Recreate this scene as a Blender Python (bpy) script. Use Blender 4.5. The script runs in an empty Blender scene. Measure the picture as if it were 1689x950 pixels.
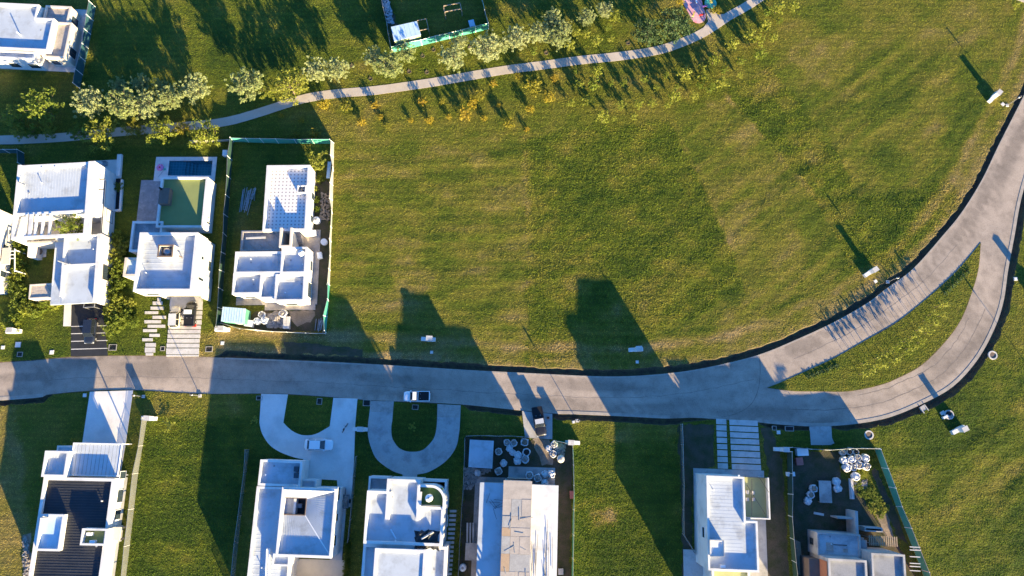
import bpy, math, random
import numpy as np
from mathutils import Vector, Matrix
from mathutils.geometry import delaunay_2d_cdt
from math import sin, cos, radians, pi, hypot, atan2

random.seed(7)
S = bpy.context.scene
C = S.collection

# ------------------------------------------------------------------ camera, sky, sun, exposure
CAM_H, FPX, TILT = 112.0, 1140.0, radians(12)
cam = bpy.data.objects.new('camera', bpy.data.cameras.new('camera'))
C.objects.link(cam)
cam.location = (0, 0, CAM_H)
cam.rotation_euler = (TILT, 0, 0)
cam.data.sensor_width = 36
cam.data.lens = 36 * FPX / 1689
cam.data.clip_end = 3000
S.camera = cam

SUN_EL, SUN_AZ = radians(11.0), radians(29.5)      # shadows run up and to the left
sun_pos = Vector((sin(SUN_AZ) * cos(SUN_EL), -cos(SUN_AZ) * cos(SUN_EL), sin(SUN_EL)))
W = bpy.data.worlds.new('World'); S.world = W; W.use_nodes = True
wn = W.node_tree
bg = wn.nodes['Background']; bg.inputs[1].default_value = 0.0975
sky = wn.nodes.new('ShaderNodeTexSky'); sky.sky_type = 'NISHITA'; sky.sun_disc = False
sky.sun_elevation = SUN_EL; sky.sun_rotation = pi - SUN_AZ
sky.altitude = 100; sky.air_density = 1.0; sky.dust_density = 0.4; sky.ozone_density = 7.0
hsv = wn.nodes.new('ShaderNodeHueSaturation'); hsv.inputs['Saturation'].default_value = 1.02
wn.links.new(sky.outputs[0], hsv.inputs['Color']); wn.links.new(hsv.outputs[0], bg.inputs[0])
sl = bpy.data.lights.new('sun', 'SUN'); sl.energy = 5.0; sl.angle = radians(0.5); sl.color = (1.0, 0.79, 0.43)
sun = bpy.data.objects.new('sun', sl); C.objects.link(sun)
sun.rotation_euler = (-sun_pos).to_track_quat('-Z', 'Y').to_euler()
sun.location = sun_pos * 200
S.view_settings.view_transform = 'Standard'; S.view_settings.look = 'None'
S.view_settings.exposure = 2.35; S.view_settings.gamma = 1.0; S.view_settings.use_curve_mapping = False
S.render.engine = 'CYCLES'

# ------------------------------------------------------------------ helpers
def P(px, py, h=0.0):
    """photo pixel -> place on the horizontal plane at height h (metres)"""
    u = (px - 844.5) / FPX; v = (475 - py) / FPX
    d = (u, v * cos(TILT) + sin(TILT), v * sin(TILT) - cos(TILT))
    t = (CAM_H - h) / -d[2]
    return Vector((d[0] * t, d[1] * t, h))
def P2(px, py, h=0.0):
    p = P(px, py, h); return (p.x, p.y)

def tag(o, label=None, cat=None, group=None, kind=None):
    if label: o['label'] = label
    if cat: o['category'] = cat
    if group: o['group'] = group
    if kind: o['kind'] = kind
    return o
def thing(name, label, cat, loc=(0, 0, 0), rz=0.0, group=None, scale=1.0):
    o = bpy.data.objects.new(name, None); C.objects.link(o)
    o.empty_display_size = .3
    o.location = loc; o.rotation_euler = (0, 0, rz)
    o.scale = (scale,) * 3 if not hasattr(scale, '__len__') else scale
    return tag(o, label, cat, group)
def copy_tree(o, parent=None):
    c = o.copy(); C.objects.link(c); c.parent = parent
    for ch in o.children: copy_tree(ch, c)
    return c
ONES = ['', 'first', 'second', 'third', 'fourth', 'fifth', 'sixth', 'seventh', 'eighth', 'ninth', 'tenth', 'eleventh', 'twelfth',
        'thirteenth', 'fourteenth', 'fifteenth', 'sixteenth', 'seventeenth', 'eighteenth', 'nineteenth']
TENS = ['', '', 'twent', 'thirt', 'fort', 'fift', 'sixt', 'sevent', 'eight', 'ninet']
def ordinal(n):
    if n < 20: return ONES[n]
    return TENS[n // 10] + ('ieth' if n % 10 == 0 else 'y-' + ONES[n % 10])

class MB:
    """collects shapes; build() links them as ONE mesh object"""
    def __init__(s): s.v = []; s.f = []
    def add(s, vs, fs):
        b = len(s.v); s.v += [tuple(v) for v in vs]; s.f += [tuple(i + b for i in f) for f in fs]; return s
    def box(s, x0, y0, z0, x1, y1, z1):
        return s.add([(x0, y0, z0), (x1, y0, z0), (x1, y1, z0), (x0, y1, z0), (x0, y0, z1), (x1, y0, z1), (x1, y1, z1), (x0, y1, z1)],
                     [(3, 2, 1, 0), (4, 5, 6, 7), (0, 1, 5, 4), (1, 2, 6, 5), (2, 3, 7, 6), (3, 0, 4, 7)])
    def bar(s, a, b, w, h):
        """box beam from a to b"""
        a = Vector(a); b = Vector(b); d = (b - a).normalized()
        up = Vector((0, 0, 1)) if abs(d.z) < .95 else Vector((1, 0, 0))
        r = d.cross(up).normalized() * (w / 2); u = r.cross(d).normalized() * (h / 2)
        vs = [p + q for p in (a, b) for q in (-r - u, r - u, r + u, -r + u)]
        return s.add(vs, [(3, 2, 1, 0), (4, 5, 6, 7), (0, 1, 5, 4), (1, 2, 6, 5), (2, 3, 7, 6), (3, 0, 4, 7)])
    def tube(s, a, b, r0, r1, n=7, cap=True):
        a = Vector(a); b = Vector(b); d = (b - a).normalized()
        up = Vector((0, 0, 1)) if abs(d.z) < .95 else Vector((1, 0, 0))
        r = d.cross(up).normalized(); u = r.cross(d).normalized()
        vs = []
        for p, rad in ((a, r0), (b, r1)):
            for k in range(n):
                t = 2 * pi * k / n; vs.append(p + r * (rad * cos(t)) + u * (rad * sin(t)))
        fs = [(k, (k + 1) % n, n + (k + 1) % n, n + k) for k in range(n)]
        if cap: fs += [tuple(range(n - 1, -1, -1)), tuple(range(n, 2 * n))]
        return s.add(vs, fs)
    def lathe(s, prof, cx=0, cy=0, n=14, cap0=True, cap1=True):
        vs = []; fs = []
        for r, z in prof:
            for k in range(n):
                t = 2 * pi * k / n; vs.append((cx + r * cos(t), cy + r * sin(t), z))
        for i in range(len(prof) - 1):
            for k in range(n):
                fs.append((i * n + k, i * n + (k + 1) % n, (i + 1) * n + (k + 1) % n, (i + 1) * n + k))
        if cap0: fs.append(tuple(range(n - 1, -1, -1)))
        if cap1: fs.append(tuple(range((len(prof) - 1) * n, len(prof) * n)))
        return s.add(vs, fs)
    def prism(s, poly, z0, z1):
        n = len(poly)
        a = sum(poly[i][0] * poly[(i + 1) % n][1] - poly[(i + 1) % n][0] * poly[i][1] for i in range(n))
        if a < 0: poly = poly[::-1]
        vs = [(x, y, z0) for x, y in poly] + [(x, y, z1) for x, y in poly]
        fs = [tuple(range(n, 2 * n))] + [(i, (i + 1) % n, n + (i + 1) % n, n + i) for i in range(n)]
        return s.add(vs, fs)
    def ring(s, x0, y0, x1, y1, z0, z1, t):
        s.box(x0, y0, z0, x1, y0 + t, z1); s.box(x0, y1 - t, z0, x1, y1, z1)
        s.box(x0, y0 + t, z0, x0 + t, y1 - t, z1); s.box(x1 - t, y0 + t, z0, x1, y1 - t, z1); return s
    def chunk(s, c, r, seed=None, sq=.7):
        """one angular lump"""
        rr = random.Random(seed)
        vs = []
        for sx in (-1, 1):
            for sy in (-1, 1):
                for sz in (-1, 1):
                    vs.append((c[0] + sx * r * rr.uniform(.45, 1), c[1] + sy * r * rr.uniform(.45, 1), c[2] + sz * r * sq * rr.uniform(.4, 1)))
        return s.add(vs, [(0, 1, 3, 2), (4, 6, 7, 5), (0, 4, 5, 1), (2, 3, 7, 6), (0, 2, 6, 4), (1, 5, 7, 3)])
    def build(s, name, m, parent=None, smooth=False, off=None, kind=None):
        me = bpy.data.meshes.new(name)
        vs = s.v if off is None else [(x - off[0], y - off[1], z - off[2]) for x, y, z in s.v]
        me.from_pydata(vs, [], s.f); me.update()
        if smooth:
            for p in me.polygons: p.use_smooth = True
        if m: me.materials.append(m)
        o = bpy.data.objects.new(name, me); C.objects.link(o)
        if parent: o.parent = parent
        if off is not None and parent is None: o.location = off
        if kind: o['kind'] = kind
        return o

def inst(name, me, parent, loc=(0, 0, 0), rz=0, sc=(1, 1, 1)):
    o = bpy.data.objects.new(name, me); C.objects.link(o); o.parent = parent
    o.location = loc; o.rotation_euler = (0, 0, rz); o.scale = sc
    return o

# ------------------------------------------------------------------ materials
def _nt(name):
    m = bpy.data.materials.new(name); m.use_nodes = True
    nt = m.node_tree; b = nt.nodes['Principled BSDF']
    return m, nt, b
def col4(c): return (c[0], c[1], c[2], 1)
def noise(nt, vec, scale, detail=3, rough=.55):
    n = nt.nodes.new('ShaderNodeTexNoise'); n.inputs['Scale'].default_value = scale
    n.inputs['Detail'].default_value = detail; n.inputs['Roughness'].default_value = rough
    nt.links.new(vec, n.inputs['Vector']); return n.outputs['Fac']
def ramp(nt, fac, stops):
    r = nt.nodes.new('ShaderNodeValToRGB'); e = r.color_ramp.elements
    while len(e) < len(stops): e.new(.5)
    for i, (p, c) in enumerate(stops):
        e[i].position = p; e[i].color = col4(c) if hasattr(c, '__len__') else (c, c, c, 1)
    nt.links.new(fac, r.inputs[0]); return r.outputs[0]
def mixc(nt, fac, a, b, mode='MIX'):
    n = nt.nodes.new('ShaderNodeMix'); n.data_type = 'RGBA'; n.blend_type = mode
    for v, i in ((fac, 0), (a, 6), (b, 7)):
        if isinstance(v, (int, float)): n.inputs[i].default_value = v
        elif isinstance(v, tuple): n.inputs[i].default_value = col4(v)
        else: nt.links.new(v, n.inputs[i])
    return n.outputs[2]
def mathn(nt, op, a, b=0.0):
    n = nt.nodes.new('ShaderNodeMath'); n.operation = op
    for v, i in ((a, 0), (b, 1)):
        if isinstance(v, (int, float)): n.inputs[i].default_value = v
        else: nt.links.new(v, n.inputs[i])
    return n.outputs[0]
def coord(nt, kind):
    if kind == 'pos': return nt.nodes.new('ShaderNodeNewGeometry').outputs['Position']
    return nt.nodes.new('ShaderNodeTexCoord').outputs['Object']
def mat(name, c, c2=None, sc=.6, rough=.8, bump=.0, bsc=12., metal=0., kind='pos', fine=.12, spec=.3, stain=None, ssc=.35):
    """plain surface: patchy colour c..c2, fine speckle, optional stains and bump"""
    m, nt, b = _nt(name)
    v = coord(nt, kind)
    c2 = c2 or tuple(x * .85 for x in c)
    colr = mixc(nt, ramp(nt, noise(nt, v, sc, 5), [(.35, 0.), (.65, 1.)]), c, c2)
    if stain:
        f = ramp(nt, noise(nt, v, ssc, 6, .65), [(.5, 0.), (.68, .8)])
        colr = mixc(nt, f, colr, stain)
    if fine:
        f = ramp(nt, noise(nt, v, bsc, 2), [(.3, 1 - fine), (.7, 1 + fine * .4)])
        colr = mixc(nt, 1.0, colr, f, 'MULTIPLY')
    nt.links.new(colr, b.inputs['Base Color'])
    b.inputs['Roughness'].default_value = rough; b.inputs['Metallic'].default_value = metal
    b.inputs['Specular IOR Level'].default_value = spec
    if bump:
        bn = nt.nodes.new('ShaderNodeBump'); bn.inputs['Strength'].default_value = bump; bn.inputs['Distance'].default_value = .05
        nt.links.new(noise(nt, v, bsc, 3), bn.inputs['Height']); nt.links.new(bn.outputs[0], b.inputs['Normal'])
    return m

def grass_mat(name, shift=0.0, sheet=True, gain=1.0):
    m, nt, b = _nt(name)
    v = coord(nt, 'pos')
    at = nt.nodes.new('ShaderNodeAttribute'); at.attribute_name = 'dry'
    big = noise(nt, v, .045, 4); mid = noise(nt, v, .33, 5, .6); tuf = noise(nt, v, 1.9, 4, .6)
    d = mathn(nt, 'ADD', at.outputs['Fac'], mathn(nt, 'MULTIPLY', mathn(nt, 'SUBTRACT', big, .5), .55))
    d = mathn(nt, 'ADD', d, mathn(nt, 'MULTIPLY', mathn(nt, 'SUBTRACT', mid, .5), .55))
    d = mathn(nt, 'ADD', d, shift)
    colr = ramp(nt, d, [(.05, (.050, .078, .009)), (.30, (.100, .120, .013)), (.52, (.158, .147, .023)), (.75, (.215, .170, .050)), (1., (.28, .205, .09))])
    f = ramp(nt, tuf, [(.28, .72), (.5, 1.), (.75, 1.2)])
    wv = nt.nodes.new('ShaderNodeTexWave'); wv.bands_direction = 'Y'; wv.inputs['Scale'].default_value = .28; wv.inputs['Distortion'].default_value = 2.5
    wv.inputs['Detail'].default_value = 2; wv.inputs['Detail Scale'].default_value = .4; nt.links.new(v, wv.inputs['Vector'])
    colr = mixc(nt, 1.0, colr, ramp(nt, wv.outputs['Fac'], [(.0, .90), (1., 1.06)]), 'MULTIPLY')
    colr = mixc(nt, 1.0, colr, f, 'MULTIPLY')
    colr = mixc(nt, 1.0, colr, (gain, gain, gain), 'MULTIPLY')
    nt.links.new(colr, b.inputs['Base Color'])
    b.inputs['Roughness'].default_value = .85; b.inputs['Specular IOR Level'].default_value = .15
    if not sheet:
        tr = nt.nodes.new('ShaderNodeBsdfTranslucent'); nt.links.new(colr, tr.inputs[0])
        mx = nt.nodes.new('ShaderNodeMixShader'); mx.inputs[0].default_value = .35
        nt.links.new(b.outputs[0], mx.inputs[1]); nt.links.new(tr.outputs[0], mx.inputs[2]); nt.links.new(mx.outputs[0], nt.nodes['Material Output'].inputs[0])
    if sheet:
        bn = nt.nodes.new('ShaderNodeBump'); bn.inputs['Strength'].default_value = .9; bn.inputs['Distance'].default_value = .12
        hh = mathn(nt, 'ADD', mathn(nt, 'MULTIPLY', noise(nt, v, .8, 3), 1.6), noise(nt, v, 4.0, 3, .6))
        nt.links.new(hh, bn.inputs['Height']); nt.links.new(bn.outputs[0], b.inputs['Normal'])
    return m

def leaf_mat(name, c, c2, trans=.35):
    m, nt, b = _nt(name)
    v = coord(nt, 'obj')
    oi = nt.nodes.new('ShaderNodeObjectInfo')
    f = mathn(nt, 'ADD', noise(nt, v, 3.5, 3), mathn(nt, 'MULTIPLY', mathn(nt, 'SUBTRACT', oi.outputs['Random'], .5), .25))
    colr = mixc(nt, ramp(nt, f, [(.35, 0.), (.65, 1.)]), c, c2)
    nt.links.new(colr, b.inputs['Base Color']); b.inputs['Roughness'].default_value = .6
    b.inputs['Specular IOR Level'].default_value = .2
    tr = nt.nodes.new('ShaderNodeBsdfTranslucent'); nt.links.new(colr, tr.inputs[0])
    mx = nt.nodes.new('ShaderNodeMixShader'); mx.inputs[0].default_value = trans
    nt.links.new(b.outputs[0], mx.inputs[1]); nt.links.new(tr.outputs[0], mx.inputs[2])
    nt.links.new(mx.outputs[0], nt.nodes['Material Output'].inputs[0]); return m

def sheer_mat(name, c, solid):
    """netting or wire mesh: lets part of the light through"""
    m, nt, b = _nt(name)
    v = coord(nt, 'pos')
    colr = mixc(nt, noise(nt, v, 1.3, 3), c, tuple(x * .7 for x in c))
    nt.links.new(colr, b.inputs['Base Color']); b.inputs['Roughness'].default_value = .8
    t = nt.nodes.new('ShaderNodeBsdfTransparent'); mx = nt.nodes.new('ShaderNodeMixShader')
    mx.inputs[0].default_value = solid
    nt.links.new(t.outputs[0], mx.inputs[1]); nt.links.new(b.outputs[0], mx.inputs[2])
    nt.links.new(mx.outputs[0], nt.nodes['Material Output'].inputs[0]); return m

def glass_mat(name, c, rough=.06):
    m, nt, b = _nt(name); b.inputs['Base Color'].default_value = col4(c); b.inputs['Roughness'].default_value = rough
    b.inputs['Specular IOR Level'].default_value = .8; return m

def water_mat():
    m, nt, b = _nt('pool_water')
    v = coord(nt, 'pos')
    t = nt.nodes.new('ShaderNodeBsdfTransparent'); t.inputs[0].default_value = (.58, .84, .88, 1)
    g = nt.nodes.new('ShaderNodeBsdfGlossy'); g.inputs['Roughness'].default_value = .05
    bn = nt.nodes.new('ShaderNodeBump'); bn.inputs['Strength'].default_value = .15; bn.inputs['Distance'].default_value = .03
    nt.links.new(noise(nt, v, 3., 3), bn.inputs['Height']); nt.links.new(bn.outputs[0], g.inputs['Normal'])
    fr = nt.nodes.new('ShaderNodeFresnel'); fr.inputs[0].default_value = 1.33
    mx = nt.nodes.new('ShaderNodeMixShader'); nt.links.new(fr.outputs[0], mx.inputs[0])
    nt.links.new(t.outputs[0], mx.inputs[1]); nt.links.new(g.outputs[0], mx.inputs[2])
    nt.links.new(mx.outputs[0], nt.nodes['Material Output'].inputs[0]); return m

def tile_mat(name, c, grout, size, mort=.03, c2=None):
    m, nt, b = _nt(name)
    v = coord(nt, 'pos')
    br = nt.nodes.new('ShaderNodeTexBrick'); br.offset = 0.0
    br.inputs['Scale'].default_value = 1.0; br.inputs['Brick Width'].default_value = size; br.inputs['Row Height'].default_value = size
    br.inputs['Mortar Size'].default_value = mort
    br.inputs['Color1'].default_value = col4(c); br.inputs['Color2'].default_value = col4(c2 or c); br.inputs['Mortar'].default_value = col4(grout)
    nt.links.new(v, br.inputs['Vector'])
    f = ramp(nt, noise(nt, v, 1.2, 4), [(.3, .8), (.7, 1.)])
    nt.links.new(mixc(nt, 1.0, br.outputs[0], f, 'MULTIPLY'), b.inputs['Base Color']); b.inputs['Roughness'].default_value = .6
    return m

def dot_tile_mat(name, c, dot, size):
    """roof tiles with a small dark vent in each"""
    m, nt, b = _nt(name)
    v = coord(nt, 'pos')
    sep = nt.nodes.new('ShaderNodeSeparateXYZ'); nt.links.new(v, sep.inputs[0])
    q = []
    for k in (0, 1):
        a = mathn(nt, 'FRACT', mathn(nt, 'MULTIPLY', sep.outputs[k], 1 / size))
        q.append(mathn(nt, 'ABSOLUTE', mathn(nt, 'SUBTRACT', a, .5)))
    f = mathn(nt, 'LESS_THAN', mathn(nt, 'MAXIMUM', q[0], q[1]), .19)
    nt.links.new(mixc(nt, f, c, dot), b.inputs['Base Color']); b.inputs['Roughness'].default_value = .7
    return m

def road_mat():
    m, nt, b = _nt('worn_concrete_paving')
    v = coord(nt, 'pos')
    c = mixc(nt, ramp(nt, noise(nt, v, .12, 6, .6), [(.35, 0.), (.65, 1.)]), (.395, .318, .255), (.32, .262, .215))
    st = ramp(nt, noise(nt, v, .5, 6, .7), [(.46, 1.), (.62, .82), (.75, .7)])
    c = mixc(nt, 1., c, st, 'MULTIPLY')
    at = nt.nodes.new('ShaderNodeAttribute'); at.attribute_name = 'dry'
    c = mixc(nt, 1., c, ramp(nt, at.outputs['Fac'], [(.28, .74), (.5, 1.), (.72, 1.13)]), 'MULTIPLY')
    vo = nt.nodes.new('ShaderNodeTexVoronoi'); vo.inputs['Scale'].default_value = 7.5; nt.links.new(v, vo.inputs['Vector'])
    sp = ramp(nt, vo.outputs['Distance'], [(.0, 1.05), (.5, .97), (.8, .82)])
    c = mixc(nt, 1., c, sp, 'MULTIPLY')
    nt.links.new(c, b.inputs['Base Color']); b.inputs['Roughness'].default_value = .8; b.inputs['Specular IOR Level'].default_value = .25
    bn = nt.nodes.new('ShaderNodeBump'); bn.inputs['Strength'].default_value = .3; bn.inputs['Distance'].default_value = .02
    nt.links.new(noise(nt, v, 5., 4, .7), bn.inputs['Height']); nt.links.new(bn.outputs[0], b.inputs['Normal'])
    return m

M = {}
M['grass'] = grass_mat('lawn_grass', 0.0, True, .76); M['blade'] = grass_mat('grass_blades', 0.0, False, 2.45)
M['road'] = road_mat()
M['soil'] = mat('bare_soil', (.095, .072, .05), (.05, .055, .022), .7, .95, .6, 6., fine=.3)
M['bank'] = mat('ditch_soil', (.06, .042, .03), (.10, .085, .04), 1.2, .95, .6, 5., fine=.3)
M['drysoil'] = mat('pale_sandy_soil', (.30, .23, .17), (.2, .155, .11), .6, .95, .5, 5., fine=.25)
M['path'] = mat('path_concrete', (.50, .425, .35), (.44, .375, .31), .5, .85, .2, 10., fine=.1)
M['conc'] = mat('pale_concrete', (.70, .67, .635), (.62, .59, .56), .35, .8, .15, 8., fine=.08, stain=(.50, .48, .45), ssc=.25)
M['conc2'] = mat('stained_concrete', (.44, .42, .40), (.36, .345, .33), .4, .85, .2, 8., fine=.12, stain=(.20, .195, .19), ssc=.35)
M['slab'] = mat('paving_slab_concrete', (.56, .53, .50), (.48, .455, .43), .8, .8, .15, 9., fine=.1, stain=(.36, .34, .31), ssc=.9)
M['kerb'] = mat('kerb_concrete', (.38, .33, .28), (.29, .255, .22), 1., .85, .2, 10.)
M['pitframe'] = mat('pit_frame_concrete', (.34, .32, .29), (.27, .255, .235), 1., .9)
M['white'] = mat('white_render', (.68, .665, .645), (.62, .605, .585), .5, .85, .08, 14., fine=.04, stain=(.52, .50, .47), ssc=.5)
M['cream'] = mat('cream_render', (.66, .58, .48), (.58, .51, .42), .6, .85, .1, 12., fine=.06)
M['roof'] = mat('white_roof_sheet', (.46, .50, .545), (.41, .445, .485), .35, .5, .05, 10., fine=.05, stain=(.30, .315, .33), ssc=.5)
M['roofgrey'] = mat('grey_roof_screed', (.55, .55, .56), (.44, .45, .47), .6, .8, .15, 8., stain=(.3, .3, .31), ssc=.6)
M['roofdull'] = mat('grey_membrane', (.27, .275, .29), (.22, .225, .24), .6, .8, .15, 8., stain=(.16, .16, .17), ssc=.6)
M['roofdark'] = mat('charcoal_roof_sheet', (.028, .030, .036), (.036, .038, .045), .8, .45, .05, 10.)
M['roofolive'] = mat('olive_floor_paint', (.36, .37, .19), (.32, .33, .165), .5, .85, .1, 10.)
M['sealant'] = mat('dark_joint_sealant', (.22, .18, .15), (.17, .14, .115), 1., .9)
M['deepgreen'] = mat('dark_green_felt', (.07, .13, .04), (.055, .11, .035), .6, .9)  # tank floor green, darkened in its colour for the shade behind the screen
M['roofgreen'] = mat('green_roof_felt', (.235, .265, .095), (.20, .235, .085), .4, .9, .15, 14., fine=.1)
M['slate'] = mat('slate_paving', (.26, .27, .29), (.20, .21, .23), .9, .7, .2, 6., stain=(.36, .36, .37), ssc=1.2)
M['pebble'] = mat('pebble_roof', (.50, .42, .34), (.40, .34, .28), 1.5, .95, .8, 3., fine=.2)
M['rawconc'] = mat('raw_concrete', (.42, .37, .33), (.34, .30, .27), .7, .9, .25, 6., fine=.15, stain=(.24, .22, .2), ssc=.8)
M['ply'] = mat('plywood_sheet', (.46, .395, .335), (.36, .31, .265), .8, .8, .1, 8., fine=.1)
M['ply3'] = mat('grey_board', (.40, .385, .365), (.32, .305, .29), .9, .85, .15, 8., fine=.15)
M['ply2'] = mat('orange_plywood', (.44, .31, .20), (.38, .26, .165), .8, .8, .1, 8., fine=.1)
M['wood'] = mat('weathered_timber', (.36, .28, .20), (.26, .20, .14), 2., .85, .2, 12., kind='obj')
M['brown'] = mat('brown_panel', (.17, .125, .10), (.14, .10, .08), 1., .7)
M['orange'] = mat('orange_brick', (.45, .17, .08), (.36, .13, .065), 2., .9, .3, 8.)
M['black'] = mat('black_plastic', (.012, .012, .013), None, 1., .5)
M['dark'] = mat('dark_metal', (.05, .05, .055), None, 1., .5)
M['tarp'] = mat('black_tarp', (.018, .018, .02), (.03, .03, .032), 2., .45, .4, 3.)
M['asphalt'] = mat('black_paving', (.030, .031, .036), (.022, .023, .027), .8, .75, .2, 12.)
M['metal'] = mat('galvanised_metal', (.5, .5, .51), None, 1., .4, metal=.7)
M['whitepaint'] = mat('white_paint', (.8, .8, .79), (.74, .74, .73), 1., .5, fine=.03, kind='obj')
M['bag'] = mat('woven_bag', (.72, .72, .72), (.55, .55, .56), 2.5, .8, .5, 5., kind='obj', stain=(.42, .4, .38), ssc=1.5)
M['rubble'] = mat('rubble', (.40, .36, .32), (.24, .21, .19), 2., .95, .5, 5., fine=.3)
M['shedblue'] = mat('pale_blue_roof_sheet', (.52, .66, .70), (.46, .60, .64), .6, .5, .05, 8.)
M['shedgreen'] = mat('green_shed_panel', (.10, .30, .22), (.08, .25, .18), .8, .6)
M['limepanel'] = mat('pale_green_panel', (.42, .52, .26), (.36, .46, .22), .8, .7)
M['bluesheet'] = mat('light_blue_sheet', (.50, .64, .74), (.44, .58, .68), .8, .5)
M['tarpaulin'] = mat('grey_plastic', (.30, .31, .33), None, 1., .5)
M['redbox'] = mat('faded_red_plastic', (.50, .16, .13), (.42, .13, .11), 1., .6)
M['poly'] = mat('polycarbonate_sheet', (.50, .53, .56), (.44, .47, .50), 1., .25, spec=.6)
M['tile'] = tile_mat('pool_tile', (.22, .46, .48), (.38, .58, .60), .5, .05, (.17, .38, .42))
M['decktile'] = tile_mat('white_deck_tile', (.66, .65, .64), (.56, .55, .54), .6, .012)
M['dottile'] = dot_tile_mat('vented_roof_tile', (.66, .63, .61), (.24, .23, .24), .62)
M['rubber'] = mat('pink_rubber_surface', (.62, .30, .36), (.55, .40, .44), .5, .9, .1, 8., stain=(.72, .12, .16), ssc=.45)
M['pink'] = mat('pink_plastic', (.80, .25, .50), None, 1., .4)
M['teal'] = mat('teal_enamel', (.10, .46, .34), None, 1., .4)
M['red'] = mat('red_paint', (.55, .04, .03), None, 1., .4)
M['yellow'] = mat('yellow_paint', (.70, .52, .10), None, 1., .5)
M['net'] = sheer_mat('green_shade_net', (.06, .34, .26), .93)
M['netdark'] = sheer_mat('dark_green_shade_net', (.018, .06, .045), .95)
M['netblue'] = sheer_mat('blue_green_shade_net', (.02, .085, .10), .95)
M['wire'] = sheer_mat('wire_mesh', (.24, .25, .23), .42)
M['palewire'] = sheer_mat('pale_netting', (.52, .50, .44), .8)
M['glass'] = glass_mat('dark_window_glass', (.03, .045, .06))
M['carglass'] = glass_mat('car_glass', (.012, .016, .022), .04)
M['tyre'] = mat('tyre_rubber', (.015, .015, .016), None, 1., .8)
M['lamp'] = glass_mat('headlight_glass', (.6, .62, .65), .15)
M['taillight'] = glass_mat('tail_light', (.35, .02, .02), .15)
M['water'] = water_mat()
M['bark'] = mat('bark', (.16, .12, .09), (.11, .085, .065), 3., .9, .4, 9., kind='obj')
M['leafsilver'] = leaf_mat('silver_leaves', (.25, .30, .10), (.40, .43, .21), .35)
M['leafgold'] = leaf_mat('gold_green_leaves', (.27, .235, .028), (.20, .205, .03), .4)
M['leafdark'] = leaf_mat('dark_leaves', (.055, .095, .035), (.09, .14, .05), .3)
M['leafgreen'] = leaf_mat('green_leaves', (.12, .17, .022), (.19, .23, .035), .4)
M['leaflime'] = leaf_mat('lime_leaves', (.19, .225, .028), (.28, .29, .05), .4)
M['leafyellow'] = leaf_mat('yellow_leaves', (.38, .27, .025), (.28, .25, .03), .4)
M['leaforange'] = leaf_mat('orange_leaves', (.36, .255, .03), (.29, .24, .03), .4)

def paint(name, c, rough=.3):
    m, nt, b = _nt(name)
    b.inputs['Base Color'].default_value = col4(c); b.inputs['Roughness'].default_value = rough
    b.inputs['Coat Weight'].default_value = .4; b.inputs['Coat Roughness'].default_value = .08
    v = coord(nt, 'obj'); r = ramp(nt, noise(nt, v, 4., 3), [(.3, rough - .05), (.7, rough + .12)])
    nt.links.new(r, b.inputs['Roughness']); return m
M['pwhite'] = paint('white_car_paint', (.78, .79, .80)); M['pblack'] = paint('black_car_paint', (.012, .012, .014))
M['pbeige'] = paint('cream_car_paint', (.62, .55, .42)); M['pgrey'] = paint('silver_car_paint', (.45, .46, .48))
M['pnavy'] = paint('dark_blue_car_paint', (.014, .018, .03))
EXC = []        # outlines where no grass grows (world metres)
HOLES = []      # outlines cut out of the lawn sheet
# ------------------------------------------------------------------ road, ditches, lawn
def resample(pts, step):
    pts = [Vector(p) for p in pts]
    # Catmull-Rom, then even spacing
    dense = []
    for i in range(len(pts) - 1):
        p0 = pts[max(i - 1, 0)]; p1 = pts[i]; p2 = pts[i + 1]; p3 = pts[min(i + 2, len(pts) - 1)]
        for k in range(12):
            t = k / 12
            dense.append(.5 * ((2 * p1) + (p2 - p0) * t + (2 * p0 - 5 * p1 + 4 * p2 - p3) * t * t + (3 * p1 - p0 - 3 * p2 + p3) * t ** 3))
    dense.append(pts[-1])
    out = [dense[0]]; acc = 0
    for a, b in zip(dense, dense[1:]):
        d = (b - a).length
        while acc + d >= step:
            a = a + (b - a) * ((step - acc) / d); d = (b - a).length; out.append(a.copy()); acc = 0
        acc += d
    out.append(dense[-1]); return out
def px2w(lst, h=0): return [P2(x, y, h) for x, y in lst]

N_PX = [(0, 598), (60, 594), (120, 589), (200, 587), (300, 588), (370, 590), (450, 593), (520, 596), (600, 600), (700, 606), (800, 612), (900, 617), (960, 620),
        (1020, 621), (1080, 618), (1140, 611), (1200, 599), (1256, 584), (1310, 562), (1371, 534), (1428, 502), (1464, 475), (1507, 443), (1557, 387), (1587, 350),
        (1620, 297), (1649, 237), (1689, 158), (1720, 90), (1750, 10)]
S_PX = [(0, 660), (77, 651), (140, 645), (220, 643), (330, 649), (430, 649), (475, 650), (550, 655), (612, 660), (700, 664), (760, 667), (850, 676), (915, 682), (950, 683),
        (1020, 686), (1100, 690), (1140, 689), (1180, 691), (1255, 697), (1300, 701), (1350, 703), (1410, 699), (1467, 688), (1521, 666), (1571, 638), (1611, 595),
        (1639, 545), (1655, 498), (1663, 444), (1673, 391), (1684, 330), (1704, 260), (1735, 170), (1770, 70), (1790, 10)]
Nw = [(-190, 6.0), (-140, 8.0)] + px2w(N_PX) + [(125, 110), (150, 190)]
Sw = [(-190, -1.0), (-140, 2.4)] + px2w(S_PX) + [(136, 110), (162, 190)]
NE = resample(Nw, 1.0); SE = resample(Sw, 1.0)
def pxcol(p):
    """photo column of a ground point (used only to look up how wide the ditch is there)"""
    fy = p[1] * cos(TILT) - CAM_H * sin(TILT); fz = p[1] * sin(TILT) + CAM_H * cos(TILT)
    return 844.5 + FPX * p[0] / fz
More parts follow.
